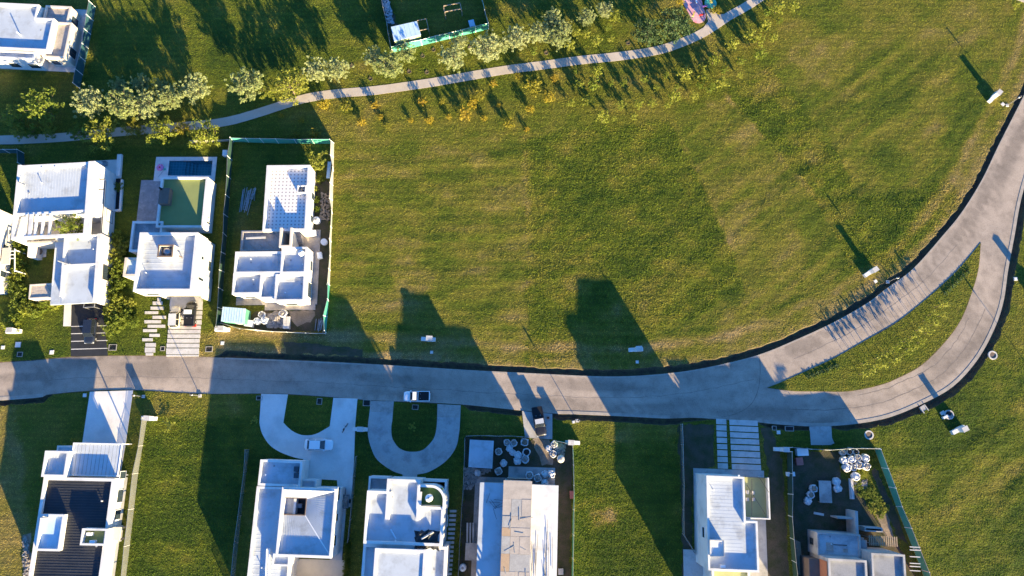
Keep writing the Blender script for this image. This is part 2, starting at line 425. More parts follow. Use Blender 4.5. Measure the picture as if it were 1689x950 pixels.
def lerp_tab(tab, x):
    if x <= tab[0][0]: return tab[0][1]
    for (a, va), (b, vb) in zip(tab, tab[1:]):
        if x <= b: return va + (vb - va) * (x - a) / (b - a)
    return tab[-1][1]
N_W = [(0, .12), (358, .12), (370, 1.15), (470, 1.0), (560, 1.0), (700, 1.05), (900, 1.1), (1000, 1.25), (1200, 1.25), (1400, 1.15), (1560, 1.1), (1689, 1.0)]
S_W = [(0, .9), (76, .9), (80, .1), (765, .1), (775, .8), (858, .9), (862, .6), (912, .6), (918, 1.0), (1100, 1.1), (1150, .5), (1180, .12), (1256, .12), (1264, .8), (1333, .8),
       (1337, .25), (1373, .25), (1380, .8), (1460, 1.1), (1689, 1.2)]
def offset_line(line, tab, side, jit):
    rr = random.Random(5); out = []
    for i, p in enumerate(line):
        a = line[max(i - 1, 0)]; b = line[min(i + 1, len(line) - 1)]
        d = Vector((b[0] - a[0], b[1] - a[1])).normalized(); n = Vector((-d.y, d.x)) * side
        w = lerp_tab(tab, pxcol(p)); w *= 1 + jit * rr.uniform(-1, 1)
        out.append(Vector((p[0] + n.x * w, p[1] + n.y * w)))
    return out
NL = offset_line(NE, N_W, 1, .16); SL = offset_line(SE, S_W, -1, .14)

def strip(name, rows, m, kind='structure', parent=None):
    mb = MB(); n = len(rows[0])
    for r in rows: mb.v += [tuple(p) for p in r]
    for j in range(len(rows) - 1):
        for i in range(n - 1):
            mb.f.append((j * n + i, j * n + i + 1, (j + 1) * n + i + 1, (j + 1) * n + i))
    o = mb.build(name, m, parent)
    if kind: o['kind'] = kind
    return o
ZR = -.06
def ditch(name, edge, lawn, tab, m, flip):
    rr = random.Random(3); rows = [[], [], [], [], []]
    for e, l in zip(edge, lawn):
        w = lerp_tab(tab, pxcol(e)); dep = min(.55, .6 * w) if w > .3 else .06
        f = lambda t: (e[0] + (l[0] - e[0]) * t, e[1] + (l[1] - e[1]) * t)
        for k, (t, z) in enumerate(((0, ZR + .0), (.12, -dep * .7), (.5, -dep * rr.uniform(.9, 1.1)), (.85, -dep * .65 * rr.uniform(.8, 1.2)), (1, 0.0))):
            q = f(t); rows[k].append((q[0], q[1], z))
    if flip: rows = rows[::-1]
    return strip(name, rows, m)
ditch('roadside_ditch', NE, NL, N_W, M['bank'], False)
ditch('roadside_ditch', SE, SL, S_W, M['bank'], True)
# carriageway: one triangulated sheet between its two edges
def cdt_sheet(name, outer, holes, m, z, extra=(), attr=None, kind='structure', zfun=None):
    vs = [Vector(p[:2]) for p in outer]; ed = [(i, (i + 1) % len(outer)) for i in range(len(outer))]
    for h in holes:
        b = len(vs); vs += [Vector(p[:2]) for p in h]; ed += [(b + i, b + (i + 1) % len(h)) for i in range(len(h))]
    vs += [Vector(p[:2]) for p in extra]
    ov, oe, of, *_ = delaunay_2d_cdt(vs, ed, [], 0, 1e-4)
    A = np.array([v[:] for v in ov]); T = np.array([f for f in of if len(f) == 3])
    cen = A[T].mean(1)
    keep = inside_poly(cen, outer)
    for h in holes: keep &= ~inside_poly(cen, h)
    T = T[keep]
    a = A[T]; cr = (a[:, 1, 0] - a[:, 0, 0]) * (a[:, 2, 1] - a[:, 0, 1]) - (a[:, 1, 1] - a[:, 0, 1]) * (a[:, 2, 0] - a[:, 0, 0])
    T[cr < 0] = T[cr < 0][:, ::-1]
    me = bpy.data.meshes.new(name)
    zz = zfun(A) if zfun else np.zeros(len(A))
    me.from_pydata([(x, y, z + q) for (x, y), q in zip(A, zz)], [], T.tolist()); me.update(); me.materials.append(m)
    if attr is not None:
        at = me.attributes.new('dry', 'FLOAT', 'POINT'); at.data.foreach_set('value', attr(A).astype(np.float32))
    o = bpy.data.objects.new(name, me); C.objects.link(o)
    if kind: o['kind'] = kind
    return o
def inside_poly(pts, poly):
    pts = np.asarray(pts); x = pts[:, 0]; y = pts[:, 1]
    r = np.zeros(len(pts), bool); n = len(poly)
    for i in range(n):
        x0, y0 = poly[i][0], poly[i][1]; x1, y1 = poly[(i + 1) % n][0], poly[(i + 1) % n][1]
        if y0 == y1: continue
        c = ((y0 > y) != (y1 > y)) & (x < (x1 - x0) * (y - y0) / (y1 - y0) + x0)
        r ^= c
    return r

def vnoise(x, y, seed=0):
    """smooth value noise 0..1"""
    t = np.random.default_rng(seed).random((64, 64))
    xi = np.floor(x).astype(int); yi = np.floor(y).astype(int); fx = x - xi; fy = y - yi
    fx = fx * fx * (3 - 2 * fx); fy = fy * fy * (3 - 2 * fy)
    g = lambda a, b_: t[a % 64, b_ % 64]
    return (g(xi, yi) * (1 - fx) + g(xi + 1, yi) * fx) * (1 - fy) + (g(xi, yi + 1) * (1 - fx) + g(xi + 1, yi + 1) * fx) * fy
def dist_to(A, line):
    d = np.full(len(A), 1e9)
    for q in line: d = np.minimum(d, (A[:, 0] - q[0]) ** 2 + (A[:, 1] - q[1]) ** 2)
    return np.sqrt(d)
corridor = [tuple(p[:2]) for p in NL] + [tuple(p[:2]) for p in SL[::-1]]
HOLES.append(corridor)
ISL_N = [(1265, 639.6), (1288, 630.6), (1324, 614.5), (1378, 589.5), (1428, 561), (1478, 532), (1517.5, 501.7), (1553, 471), (1585.6, 439), (1618, 400)]
ISL_S = [(1614, 444.5), (1601.7, 487), (1585.6, 527), (1560.5, 562.6), (1521, 602), (1482, 623.5), (1449.5, 636), (1399, 645.7), (1349, 645.7), (1306, 645)]
isl = resample(px2w(ISL_N), 1.0)[:-1] + resample(px2w([ISL_N[-1]] + ISL_S + [ISL_N[0]]), 1.0)[:-1]
isl = [tuple(p) for p in isl]
road_poly = [tuple(p[:2]) for p in NE] + [tuple(p[:2]) for p in SE[::-1]]
ci = Vector(P2(1480, 560))
isl_in = [tuple(Vector(p) + (ci - Vector(p)).normalized() * .12) for p in isl]
rgx, rgy = np.meshgrid(np.arange(-105, 110, .9), np.arange(-8, 90, .9)); rpts = np.stack([rgx.ravel(), rgy.ravel()], 1)
rpts = rpts[inside_poly(rpts, road_poly)]
def road_wear(A):
    dn = dist_to(A, np.array([p[:2] for p in NE[::2]])); ds = dist_to(A, np.array([p[:2] for p in SE[::2]]))
    s = np.minimum(dn, ds)
    v = .5 + .45 * (vnoise(A[:, 0] * .08 + 3, dn * 1.1, 3) - .5) + .45 * (vnoise(A[:, 0] * .1, ds * 1.3 + 9, 4) - .5) + .3 * (vnoise(A[:, 0] * .35, A[:, 1] * .35, 6) - .5)
    v -= .30 * np.exp(-((dn - 2.1) / .35) ** 2) * vnoise(A[:, 0] * .15, A[:, 1] * .15, 8) + .26 * np.exp(-((ds - 2.0) / .35) ** 2) * vnoise(A[:, 0] * .15 + 5, A[:, 1] * .15, 9)
    v += .18 * np.clip(1 - s / 1.0, 0, 1)
    return v
cdt_sheet('road', road_poly, [], M['road'], ZR, rpts, road_wear)
# kerb edging strips of the road
def edging(name, line, side, w, z0, z1, a, b):
    sub = [p for p in line if a <= pxcol(p) <= b and -25 < p[1] < 90]
    L1 = offset_line(sub, [(0, .03)], side, 0); L2 = offset_line(sub, [(0, w)], -side, 0)
    hi = [(p[0], p[1], z1) for p in L1]; hj = [(p[0], p[1], z1) for p in L2]
    lo = [(p[0], p[1], z0) for p in L1]; lj = [(p[0], p[1], z0) for p in L2]
    rows = [lo, hi, hj, lj]
    if side > 0: rows = rows
    else: rows = rows[::-1]
    return strip(name, rows, M['kerb'])
edging('kerb', NE, 1, .22, -.3, -.035, 365, 1700)
edging('kerb', SE, -1, .55, -.3, -.035, -20, 76)
edging('kerb', SE, -1, .45, -.3, -.03, 915, 1110)
edging('kerb', SE, -1, .5, -.3, -.03, 1256, 1700)

# joints and cracks in the paving
def joint(pts, w):
    L1 = offset_line(pts, [(0, w / 2)], 1, .3); L2 = offset_line(pts, [(0, w / 2)], -1, .3)
    return strip('road_joint', [[(p[0], p[1], ZR + .004) for p in L2], [(p[0], p[1], ZR + .004) for p in L1]], M['sealant'])
joint(resample(px2w([(1253, 588), (1254, 615), (1250, 645), (1238, 668), (1215, 682), (1190, 688)]), .8), .09)
joint(offset_line([p for p in SE if 1300 < pxcol(p) < 1650 and p[1] < 40], [(0, 2.5)], 1, .03), .10)
joint(offset_line([p for p in SE if 1420 < pxcol(p) < 1640 and p[1] < 40], [(0, 4.3)], 1, .03), .08)
joint(offset_line([p for p in NE if 60 < pxcol(p) < 1240 and p[1] < 60], [(0, 3.4)], -1, .03), .06)
joint(offset_line([p for p in NE if 1290 < pxcol(p) < 1560 and p[1] < 60], [(0, 2.6)], -1, .03), .07)
# how dry the grass is, by plot (0 lush .. 1 straw)
DRY = [  # outline in photo pixels, dryness
    ([(-60, -60), (1760, -60), (1760, 1010), (-60, 1010)], .40),
    ([(140, -60), (640, -60), (650, 90), (330, 150), (130, 160)], .32),
    ([(330, -60), (640, -60), (650, 90), (340, 140)], .22),
    ([(550, 235), (862, 222), (872, 470), (870, 600), (540, 590)], .47),
    ([(862, 222), (1105, 200), (1150, 280), (1200, 400), (1230, 480), (1000, 590), (872, 600)], .31),
    ([(1105, 200), (1150, 280), (1230, 480), (1360, 520), (1250, 230), (1180, 170)], .42),
    ([(1180, 160), (1260, 120), (1360, 340), (1560, 300), (1600, 330), (1430, 470), (1360, 500), (1260, 240)], .30),
    ([(-60, 620), (30, 680), (60, 950), (-60, 1000)], .68),
    ([(140, 650), (210, 650), (210, 1000), (120, 1000)], .25),
    ([(240, 690), (410, 690), (380, 1000), (200, 1000)], .10),
    ([(940, 730), (1130, 730), (1140, 1000), (940, 1000)], .16),
    ([(1440, 700), (1700, 560), (1760, 1010), (1530, 1010)], .22),
    ([(0, 500), (118, 500), (118, 590), (0, 590)], .16),
    ([(178, 480), (380, 480), (380, 590), (178, 590)], .26),
    ([(150, 240), (380, 240), (360, 480), (170, 480)], .18),
    ([(360, 545), (545, 552), (545, 590), (360, 590)], .55),
    ([(400, 640), (770, 650), (770, 800), (400, 780)], .2),
    ([(640, 425), (720, 440), (700, 490), (650, 470)], .66), ([(565, 320), (720, 318), (715, 352), (570, 345)], .38),
    ([(975, 838), (1010, 835), (1012, 858), (980, 862)], .7), ([(560, 260), (800, 245), (810, 275), (570, 290)], .55), ([(1280, 20), (1400, 60), (1480, 160), (1400, 170), (1300, 100)], .5),
]
DRYW = [([P2(*q) for q in poly], v) for poly, v in DRY]
NLa = np.array([(p[0], p[1]) for p in NL if abs(p[0]) < 120 and -40 < p[1] < 100]); SLa = np.array([(p[0], p[1]) for p in SL if abs(p[0]) < 120 and -40 < p[1] < 100])
FIELD = [P2(*q) for q in [(553, 245), (870, 222), (1110, 205), (1260, 120), (1330, 60), (1640, 40), (1640, 200), (1580, 330), (1420, 490), (1250, 560), (1000, 600), (556, 585)]]
LOWR = [P2(*q) for q in [(1455, 720), (1640, 620), (1720, 480), (1760, 1000), (1545, 1000)]]
ROUGH = [([(862, 222), (1105, 200), (1150, 280), (1200, 400), (1230, 480), (1000, 590), (872, 600)], 1.), ([(1195, 150), (1270, 110), (1380, 250), (1420, 330), (1560, 300), (1600, 330), (1430, 470), (1405, 440), (1340, 320)], 1.),
         ([(240, 690), (410, 690), (380, 1000), (200, 1000)], .7), ([(940, 730), (1130, 730), (1140, 1000), (940, 1000)], .9), ([(1440, 700), (1700, 560), (1760, 1010), (1530, 1010)], .2)]
ROUGHW = [([P2(*q) for q in poly], v) for poly, v in ROUGH]
def warp(A):
    x, y = A[:, 0], A[:, 1]
    r = np.random.default_rng(1).normal(0, .3, A.shape)
    return A + np.stack([np.sin(y * .55 + 1.3 * np.sin(x * .21)), np.sin(x * .47 + 1.1 * np.sin(y * .33))], 1) * .3 + r
def streak(A, ang, lu, lv, seed):
    c, s = cos(radians(ang)), sin(radians(ang)); u = A[:, 0] * c + A[:, 1] * s; v = -A[:, 0] * s + A[:, 1] * c
    return .6 * vnoise(u / lu, v / lv, seed) + .4 * vnoise(u / lu * 2.1 + 7, v / lv * 2.3 + 3, seed + 1) - .5
def dryness(A):
    d = np.full(len(A), .4); Aw = warp(A)
    for poly, v in DRYW: d[inside_poly(Aw, poly)] = v
    dn = dist_to(A, NLa[::2]); ds = dist_to(A, SLa[::2])
    left = inside_poly(A, DRYW[3][0]); rgh = np.zeros(len(A), bool)
    for poly, v in ROUGHW: rgh |= inside_poly(A, poly)
    fld = inside_poly(A, FIELD)
    d += np.where(left,   .6 * streak(A, 2, 9, .9, 21) + .5 * streak(A, 0, 6, 4, 23), 0)
    d += np.where(fld & ~left & ~rgh, .5 * streak(A, 36, 9, 1.1, 25) + .55 * streak(A, 36, 8, 5, 27), 0)
    d += np.where(rgh, .45 * streak(A, 15, 2.2, 1.3, 29) + .5 * streak(A, 20, 9, 5, 31), 0)
    low = inside_poly(A, LOWR)
    d += np.where(low, .34 * (vnoise(ds / 1.6, A[:, 0] / 16, 33) - .5) + .45 * streak(A, 50, 8, 5, 35), 0)
    d += np.where(~fld & ~low & ~rgh, .3 * streak(A, 20, 4, 2, 37) + .35 * streak(A, 70, 9, 6, 39), 0)
    # verge along the upper side of the road: straw-coloured strip, then a darker wheel rut
    up = (A[:, 0] > P2(300, 580)[0]) & (dn < 8) & (dn < ds)
    vv = .46 * np.clip(1 - dn / 2.2, 0, 1) + .40 * np.exp(-((dn - 3.2) / .9) ** 2) - .14 * np.exp(-((dn - 4.9) / .5) ** 2) + .22 * (vnoise(A[:, 0] / 5, dn / .7, 41) - .5)
    d += np.where(up, vv, 0)
    # worn seams between the mown plots
    for a, b_, w in (((866, 225), (872, 470), .45), ((1108, 205), (1160, 300), .4), ((1160, 300), (1235, 480), .4), ((1200, 160), (1350, 330), .35)):
        p, q = Vector(P2(*a)), Vector(P2(*b_)); e = (q - p); L2 = e.length_squared
        t = np.clip(((A[:, 0] - p.x) * e.x + (A[:, 1] - p.y) * e.y) / L2, 0, 1)
        r = np.hypot(A[:, 0] - p.x - t * e.x, A[:, 1] - p.y - t * e.y)
        d += .34 * np.exp(-(r / (w * 1.7)) ** 2) * vnoise(A[:, 0] * .7, A[:, 1] * .7, 61)
    return d
def undulate(A):
    """gentle swells of the open field and the lower right lawn (metres)"""
    fld = inside_poly(A, FIELD); low = inside_poly(A, LOWR); z = np.zeros(len(A))
    edge = np.clip((np.minimum(dist_to(A, NLa[::2]), dist_to(A, SLa[::2])) - 2.0) / 4.0, 0, 1)
    fe = np.clip(dist_to(A, np.array(poly_pts(FIELD))) / 4.0, 0, 1); le = np.clip(dist_to(A, np.array(poly_pts(LOWR))) / 4.0, 0, 1)
    s1 = .19 * streak(A, 4, 9, 2.6, 51) + .05 * streak(A, 40, 3, 1.6, 53); s2 = .19 * streak(A, 38, 10, 2.8, 55) + .05 * streak(A, 0, 3, 1.6, 57)
    t = np.clip((A[:, 0] - 5) / 20, 0, 1)
    z = np.where(fld, (s1 * (1 - t) + s2 * t) * fe, 0) + np.where(low, s2 * 1.1 * le, 0)
    return z * edge
def poly_pts(poly):
    out = []
    for i in range(len(poly)):
        a = Vector(poly[i]); b_ = Vector(poly[(i + 1) % len(poly)]); k = int((b_ - a).length / 1.5) + 1
        out += [tuple(a.lerp(b_, j / k)) for j in range(k)]
    return out
# ------------------------------------------------------------------ lawn sheet (after all cut-outs are known)
_a = P2(279.5, 265); _b = P2(348.5, 289.5)
HOLES.append([(_a[0] - .05, _b[1] - .05), (_b[0] + .05, _b[1] - .05), (_b[0] + .05, _a[1] + .05), (_a[0] - .05, _a[1] + .05)])
gx = np.arange(-104, 105, .85); gy = np.arange(-28, 88, .85)
rng = np.random.default_rng(11)
GX, GY = np.meshgrid(gx, gy); grid = np.stack([GX.ravel(), GY.ravel()], 1) + rng.uniform(-.2, .2, (GX.size, 2))
keep = np.ones(len(grid), bool)
for h in HOLES: keep &= ~inside_poly(grid, h)
lawn = cdt_sheet('lawn', [(-180, -180), (175, -180), (175, 180), (-180, 180)],
                 [h if h is not corridor else [p for p in corridor if abs(p[0]) < 170 and abs(p[1]) < 170] for h in HOLES],
                 M['grass'], 0.0, grid[keep], dryness, zfun=undulate)
far = MB(); far.box(-1500, -1500, -2.2, 1500, 1500, -2.0)
tag(far.build('ground', M['grass']), kind='structure')

# ------------------------------------------------------------------ planted island between the two lanes
io = cdt_sheet('traffic_island', isl_in, [], M['grass'], -.01, [tuple(Vector(p) * .5 + ci * .5) for p in isl_in[::2]], lambda A: np.full(len(A), .36))
mb = MB(); n = len(isl)
k = len(isl)
mb.v = [(x, y, -.2) for x, y in isl] + [(x, y, -.014) for x, y in isl] + [(x, y, -.011) for x, y in isl_in]
for i in range(k):
    j = (i + 1) % k
    mb.f += [(j, i, k + i, k + j), (k + j, k + i, 2 * k + i, 2 * k + j)]
mb.build('kerb', M['bank'], io)

# ------------------------------------------------------------------ footpath
def ribbon(pts, w):
    L = resample(pts, 1.0); a = offset_line(L, [(0, w / 2)], 1, .015); b = offset_line(L, [(0, w / 2)], -1, .015)
    return a, b
PATH_PX = [(-60, 233), (0, 231), (40, 230), (110, 226), (180, 219), (250, 213), (310, 208), (345, 205), (385, 198), (430, 185), (470, 172), (510, 161), (560, 154), (620, 149), (700, 138),
           (760, 128), (830, 116), (900, 107), (960, 99), (1020, 93), (1080, 84), (1120, 72), (1160, 54), (1200, 28), (1235, 8), (1290, -28)]
pa, pb = ribbon([Vector(P2(*q)) for q in PATH_PX], 1.65)
path = strip('footpath', [[(p[0], p[1], .02) for p in pb], [(p[0], p[1], .045) for p in pb], [(p[0], p[1], .045) for p in pa], [(p[0], p[1], .02) for p in pa]], M['path'])
EXC.append([tuple(p) for p in pa] + [tuple(p) for p in pb[::-1]])
def pad(name, pxs, m, z=.05, kind='structure', z0=-.12, parent=None, exc=True, smooth=0):
    w = px2w(pxs)
    if smooth: w = [tuple(p) for p in resample(w + [w[0]], smooth)][:-1]
    o = MB().prism(w, z0, z).build(name, m, parent)
    if kind: o['kind'] = kind
    if exc: EXC.append(w)
    return o
pad('footpath', [(1150, 60), (1168, 35), (1164, 16), (1172, 14), (1184, 24), (1196, 23), (1212, 21), (1200, 30), (1166, 55)], M['path'], .048)
pg = pad('playground_surface', [(1116, -14), (1128, 8), (1137, 24), (1142, 34), (1152, 38.5), (1162, 34), (1164, 25), (1160, 12), (1150, -14)], M['rubber'], .05, smooth=.6)
# soil yards
def soil(name, pxs, m, z=.012):
    w = px2w(pxs); rr = random.Random(len(pxs) + int(pxs[0][0]))
    out = []
    for i in range(len(w)):
        a = Vector(w[i]); b = Vector(w[(i + 1) % len(w)]); k = max(2, int((b - a).length / .6))
        for j in range(k): out.append(tuple(a.lerp(b, j / k) + Vector((rr.uniform(-.22, .22), rr.uniform(-.22, .22)))))
    o = cdt_sheet(name, out, [], m, z); EXC.append(out); return o
soil('bare_soil', [(768, 720), (944, 728), (944, 800), (938, 990), (755, 990), (766, 800)], M['soil'])
soil('bare_soil', [(1302, 760), (1340, 745), (1385, 742), (1388, 790), (1410, 795), (1440, 850), (1475, 890), (1535, 990), (1320, 990), (1303, 850)], M['soil'])
soil('bare_soil', [(1436, 775), (1446, 772), (1480, 850), (1500, 905), (1478, 880)], M['soil'], .016)
soil('sandy_soil', [(878, 723), (905, 726), (912, 765), (895, 767), (885, 745)], M['drysoil'], .018)
soil('sandy_soil', [(476, 512), (520, 512), (514, 530), (492, 538), (482, 530)], M['drysoil'], .018)
soil('sandy_soil', [(1405, 790), (1432, 792), (1430, 808), (1412, 808)], M['drysoil'], .018)
soil('sandy_soil', [(1438, 838), (1462, 845), (1475, 885), (1462, 886)], M['drysoil'], .018)
soil('bare_soil', [(505, 285), (545, 300), (541, 520), (522, 540), (512, 500), (520, 400)], M['soil'])
soil('bare_soil', [(425, 512), (520, 512), (532, 545), (425, 546), (405, 530)], M['soil'], .014)
soil('bare_soil', [(1118, 700), (1178, 700), (1178, 772), (1142, 772), (1140, 990), (1128, 990)], M['soil'])
soil('bare_soil', [(1256, 705), (1272, 705), (1290, 760), (1305, 990), (1255, 990), (1268, 780)], M['soil'])
soil('bare_soil', [(626, 0), (640, 0), (662, 60), (652, 82)], M['soil'])
soil('bare_soil', [(38, 880), (50, 880), (56, 990), (40, 990)], M['drysoil'])
soil('bare_soil', [(470, 562), (600, 576), (600, 588), (470, 582)], M['soil'])

# driveways
def outline(*seg):
    """mix of corner points (tuples) and curved runs (lists of points)"""
    out = []
    for s in seg:
        if isinstance(s, tuple): out.append(s)
        else:
            r = resample([Vector(q) for q in s], 6.0); out += [tuple(q) for q in r]
    return out
pad('footpath', [(1655, -12), (1672, -2), (1700, 8), (1720, -20)], M['path'], .047)
pad('driveway', [(148.5, 646), (219.5, 644), (208, 728), (200, 775), (190, 840), (179, 990), (160, 990), (170, 800), (184, 760), (136, 730)], M['conc'])
pad('driveway', outline((431, 649.5), (475, 650.5), [(467.5, 697), (474, 704), (481, 710), (489, 714.5), (498, 717.5), (511, 718), (520, 716), (528, 712.5), (544, 703)], (550, 656), (589.6, 657.5), (586, 700), (584, 760), (578, 836), (558, 837),
                 (556, 792), (499, 789), (500, 757), [(495, 756.5), (481, 753), (461, 745), (444, 733), (432, 714), (428, 697)]), M['conc'])
pad('driveway', outline((612, 661), (649.5, 662), [(647, 695), (645.5, 704), (646.5, 721), (651, 730), (657, 738), (665, 742.5), (674, 744.8), (688, 744.8), (696, 742.5), (703, 738), (715, 724), (719.5, 709), (721, 690)], (721.5, 666.5), (760, 668.5),
                 [(759, 690), (757.5, 712), (752, 738), (735, 761), (708, 778), (688, 782.5)], (688, 792), (664, 792), [(664, 782.5), (646, 776), (622, 758), (612, 738), (607, 718), (607, 700)]), M['conc2'])
pad('driveway_apron', [(612.3, 661.4), (649.2, 662.4), (647.5, 680), (610.8, 679.5)], M['rawconc'], .056); pad('driveway_apron', [(721.8, 666.9), (759.6, 668.9), (758.4, 689), (721.2, 688)], M['rawconc'], .056)
pad('driveway', [(861, 678), (911, 682.5), (911, 724.5), (866, 722)], M['conc2'])
pad('driveway', [(1335, 703.5), (1371, 703), (1372, 722), (1376, 731), (1370, 734), (1337.5, 734)], M['conc2'])
pad('walkway', [(106.5, 499), (118, 499), (117, 538), (104.5, 538)], M['conc'], .055)
dv = pad('driveway', [(118.5, 495), (168, 495), (178, 586.5), (117, 588)], M['asphalt'])
for y in (538, 550, 562.5, 575.5):
    MB().prism(px2w([(117.6, y), (177.4, y - 1.5), (177.5, y - .5), (117.6, y + 1.1)]), .02, .056).build('paving_strip', M['conc'], dv)
# loose-laid slabs: house with two cars, and the big slabs of the white house at lower right
def slabs(name, rects, m, z=.06):
    root = tag(thing(name, None, None, P(*rects[0][:2])), kind='structure')
    for r in rects:
        if len(r) == 4: w = px2w([(r[0], r[1]), (r[2], r[1]), (r[2], r[3]), (r[0], r[3])])
        else: w = px2w([(r[i], r[i + 1]) for i in range(0, 8, 2)])
        MB().prism(w, -.05, z + random.uniform(0, .012)).build('paving_slab', m, root, off=root.location)
        EXC.append(w)
    return root
cs = lambda l: [(170 + a / 7.309, 470 + b / 7.309, 170 + c / 7.309, 470 + d / 7.309) for a, b, c, d in l]
slabs('stepping_stones', cs([(655, 155, 700, 196), (600, 200, 720, 240), (575, 262, 735, 298), (505, 318, 665, 350), (598, 372, 760, 408), (500, 425, 700, 462), (540, 480, 750, 515), (485, 533, 650, 567),
                             (560, 590, 685, 625), (475, 643, 600, 678), (512, 700, 637, 745), (505, 755, 630, 815), (515, 822, 605, 850)]), M['slab'])
slabs('slab_driveway', cs([(808, 245, 1200, 300), (806, 312, 1197, 358), (803, 368, 1192, 412), (800, 425, 1188, 477), (792, 490, 1180, 532), (785, 540, 1175, 585), (780, 595, 1172, 640), (775, 650, 1165, 697),
                           (768, 707, 1162, 755), (763, 765, 1158, 835), (763, 842, 1156, 862)]), M['slab'])
c7 = lambda x, y: (1100 + x / 7.309, 670 + y / 7.309)
rows = [(150, 215), (227, 290), (302, 365), (378, 440), (455, 515), (528, 597), (608, 672), (685, 750)]
rl = []
for i, (a, b) in enumerate(rows):
    o = i * 2.8
    rl.append(c7(592 + o, a) + c7(714 + o, a + 5) + c7(716 + o, b + 5) + c7(594 + o, b))
    o2 = i * 4.2
    rl.append(c7(752 + o2, a + 10) + c7(1093 + i * 5.5, a + 24) + c7(1096 + i * 5.5, b + 24) + c7(755 + o2, b + 10))
slabs('slab_driveway', rl, M['slab'])
st = []
for i in range(15):
    x = 747.4 - i * .56; y = 843 + i * 7.4
    st.append((x - 5.5, y - 2, x + 5.5, y + 2))
slabs('stepping_stones', st, M['slab'])
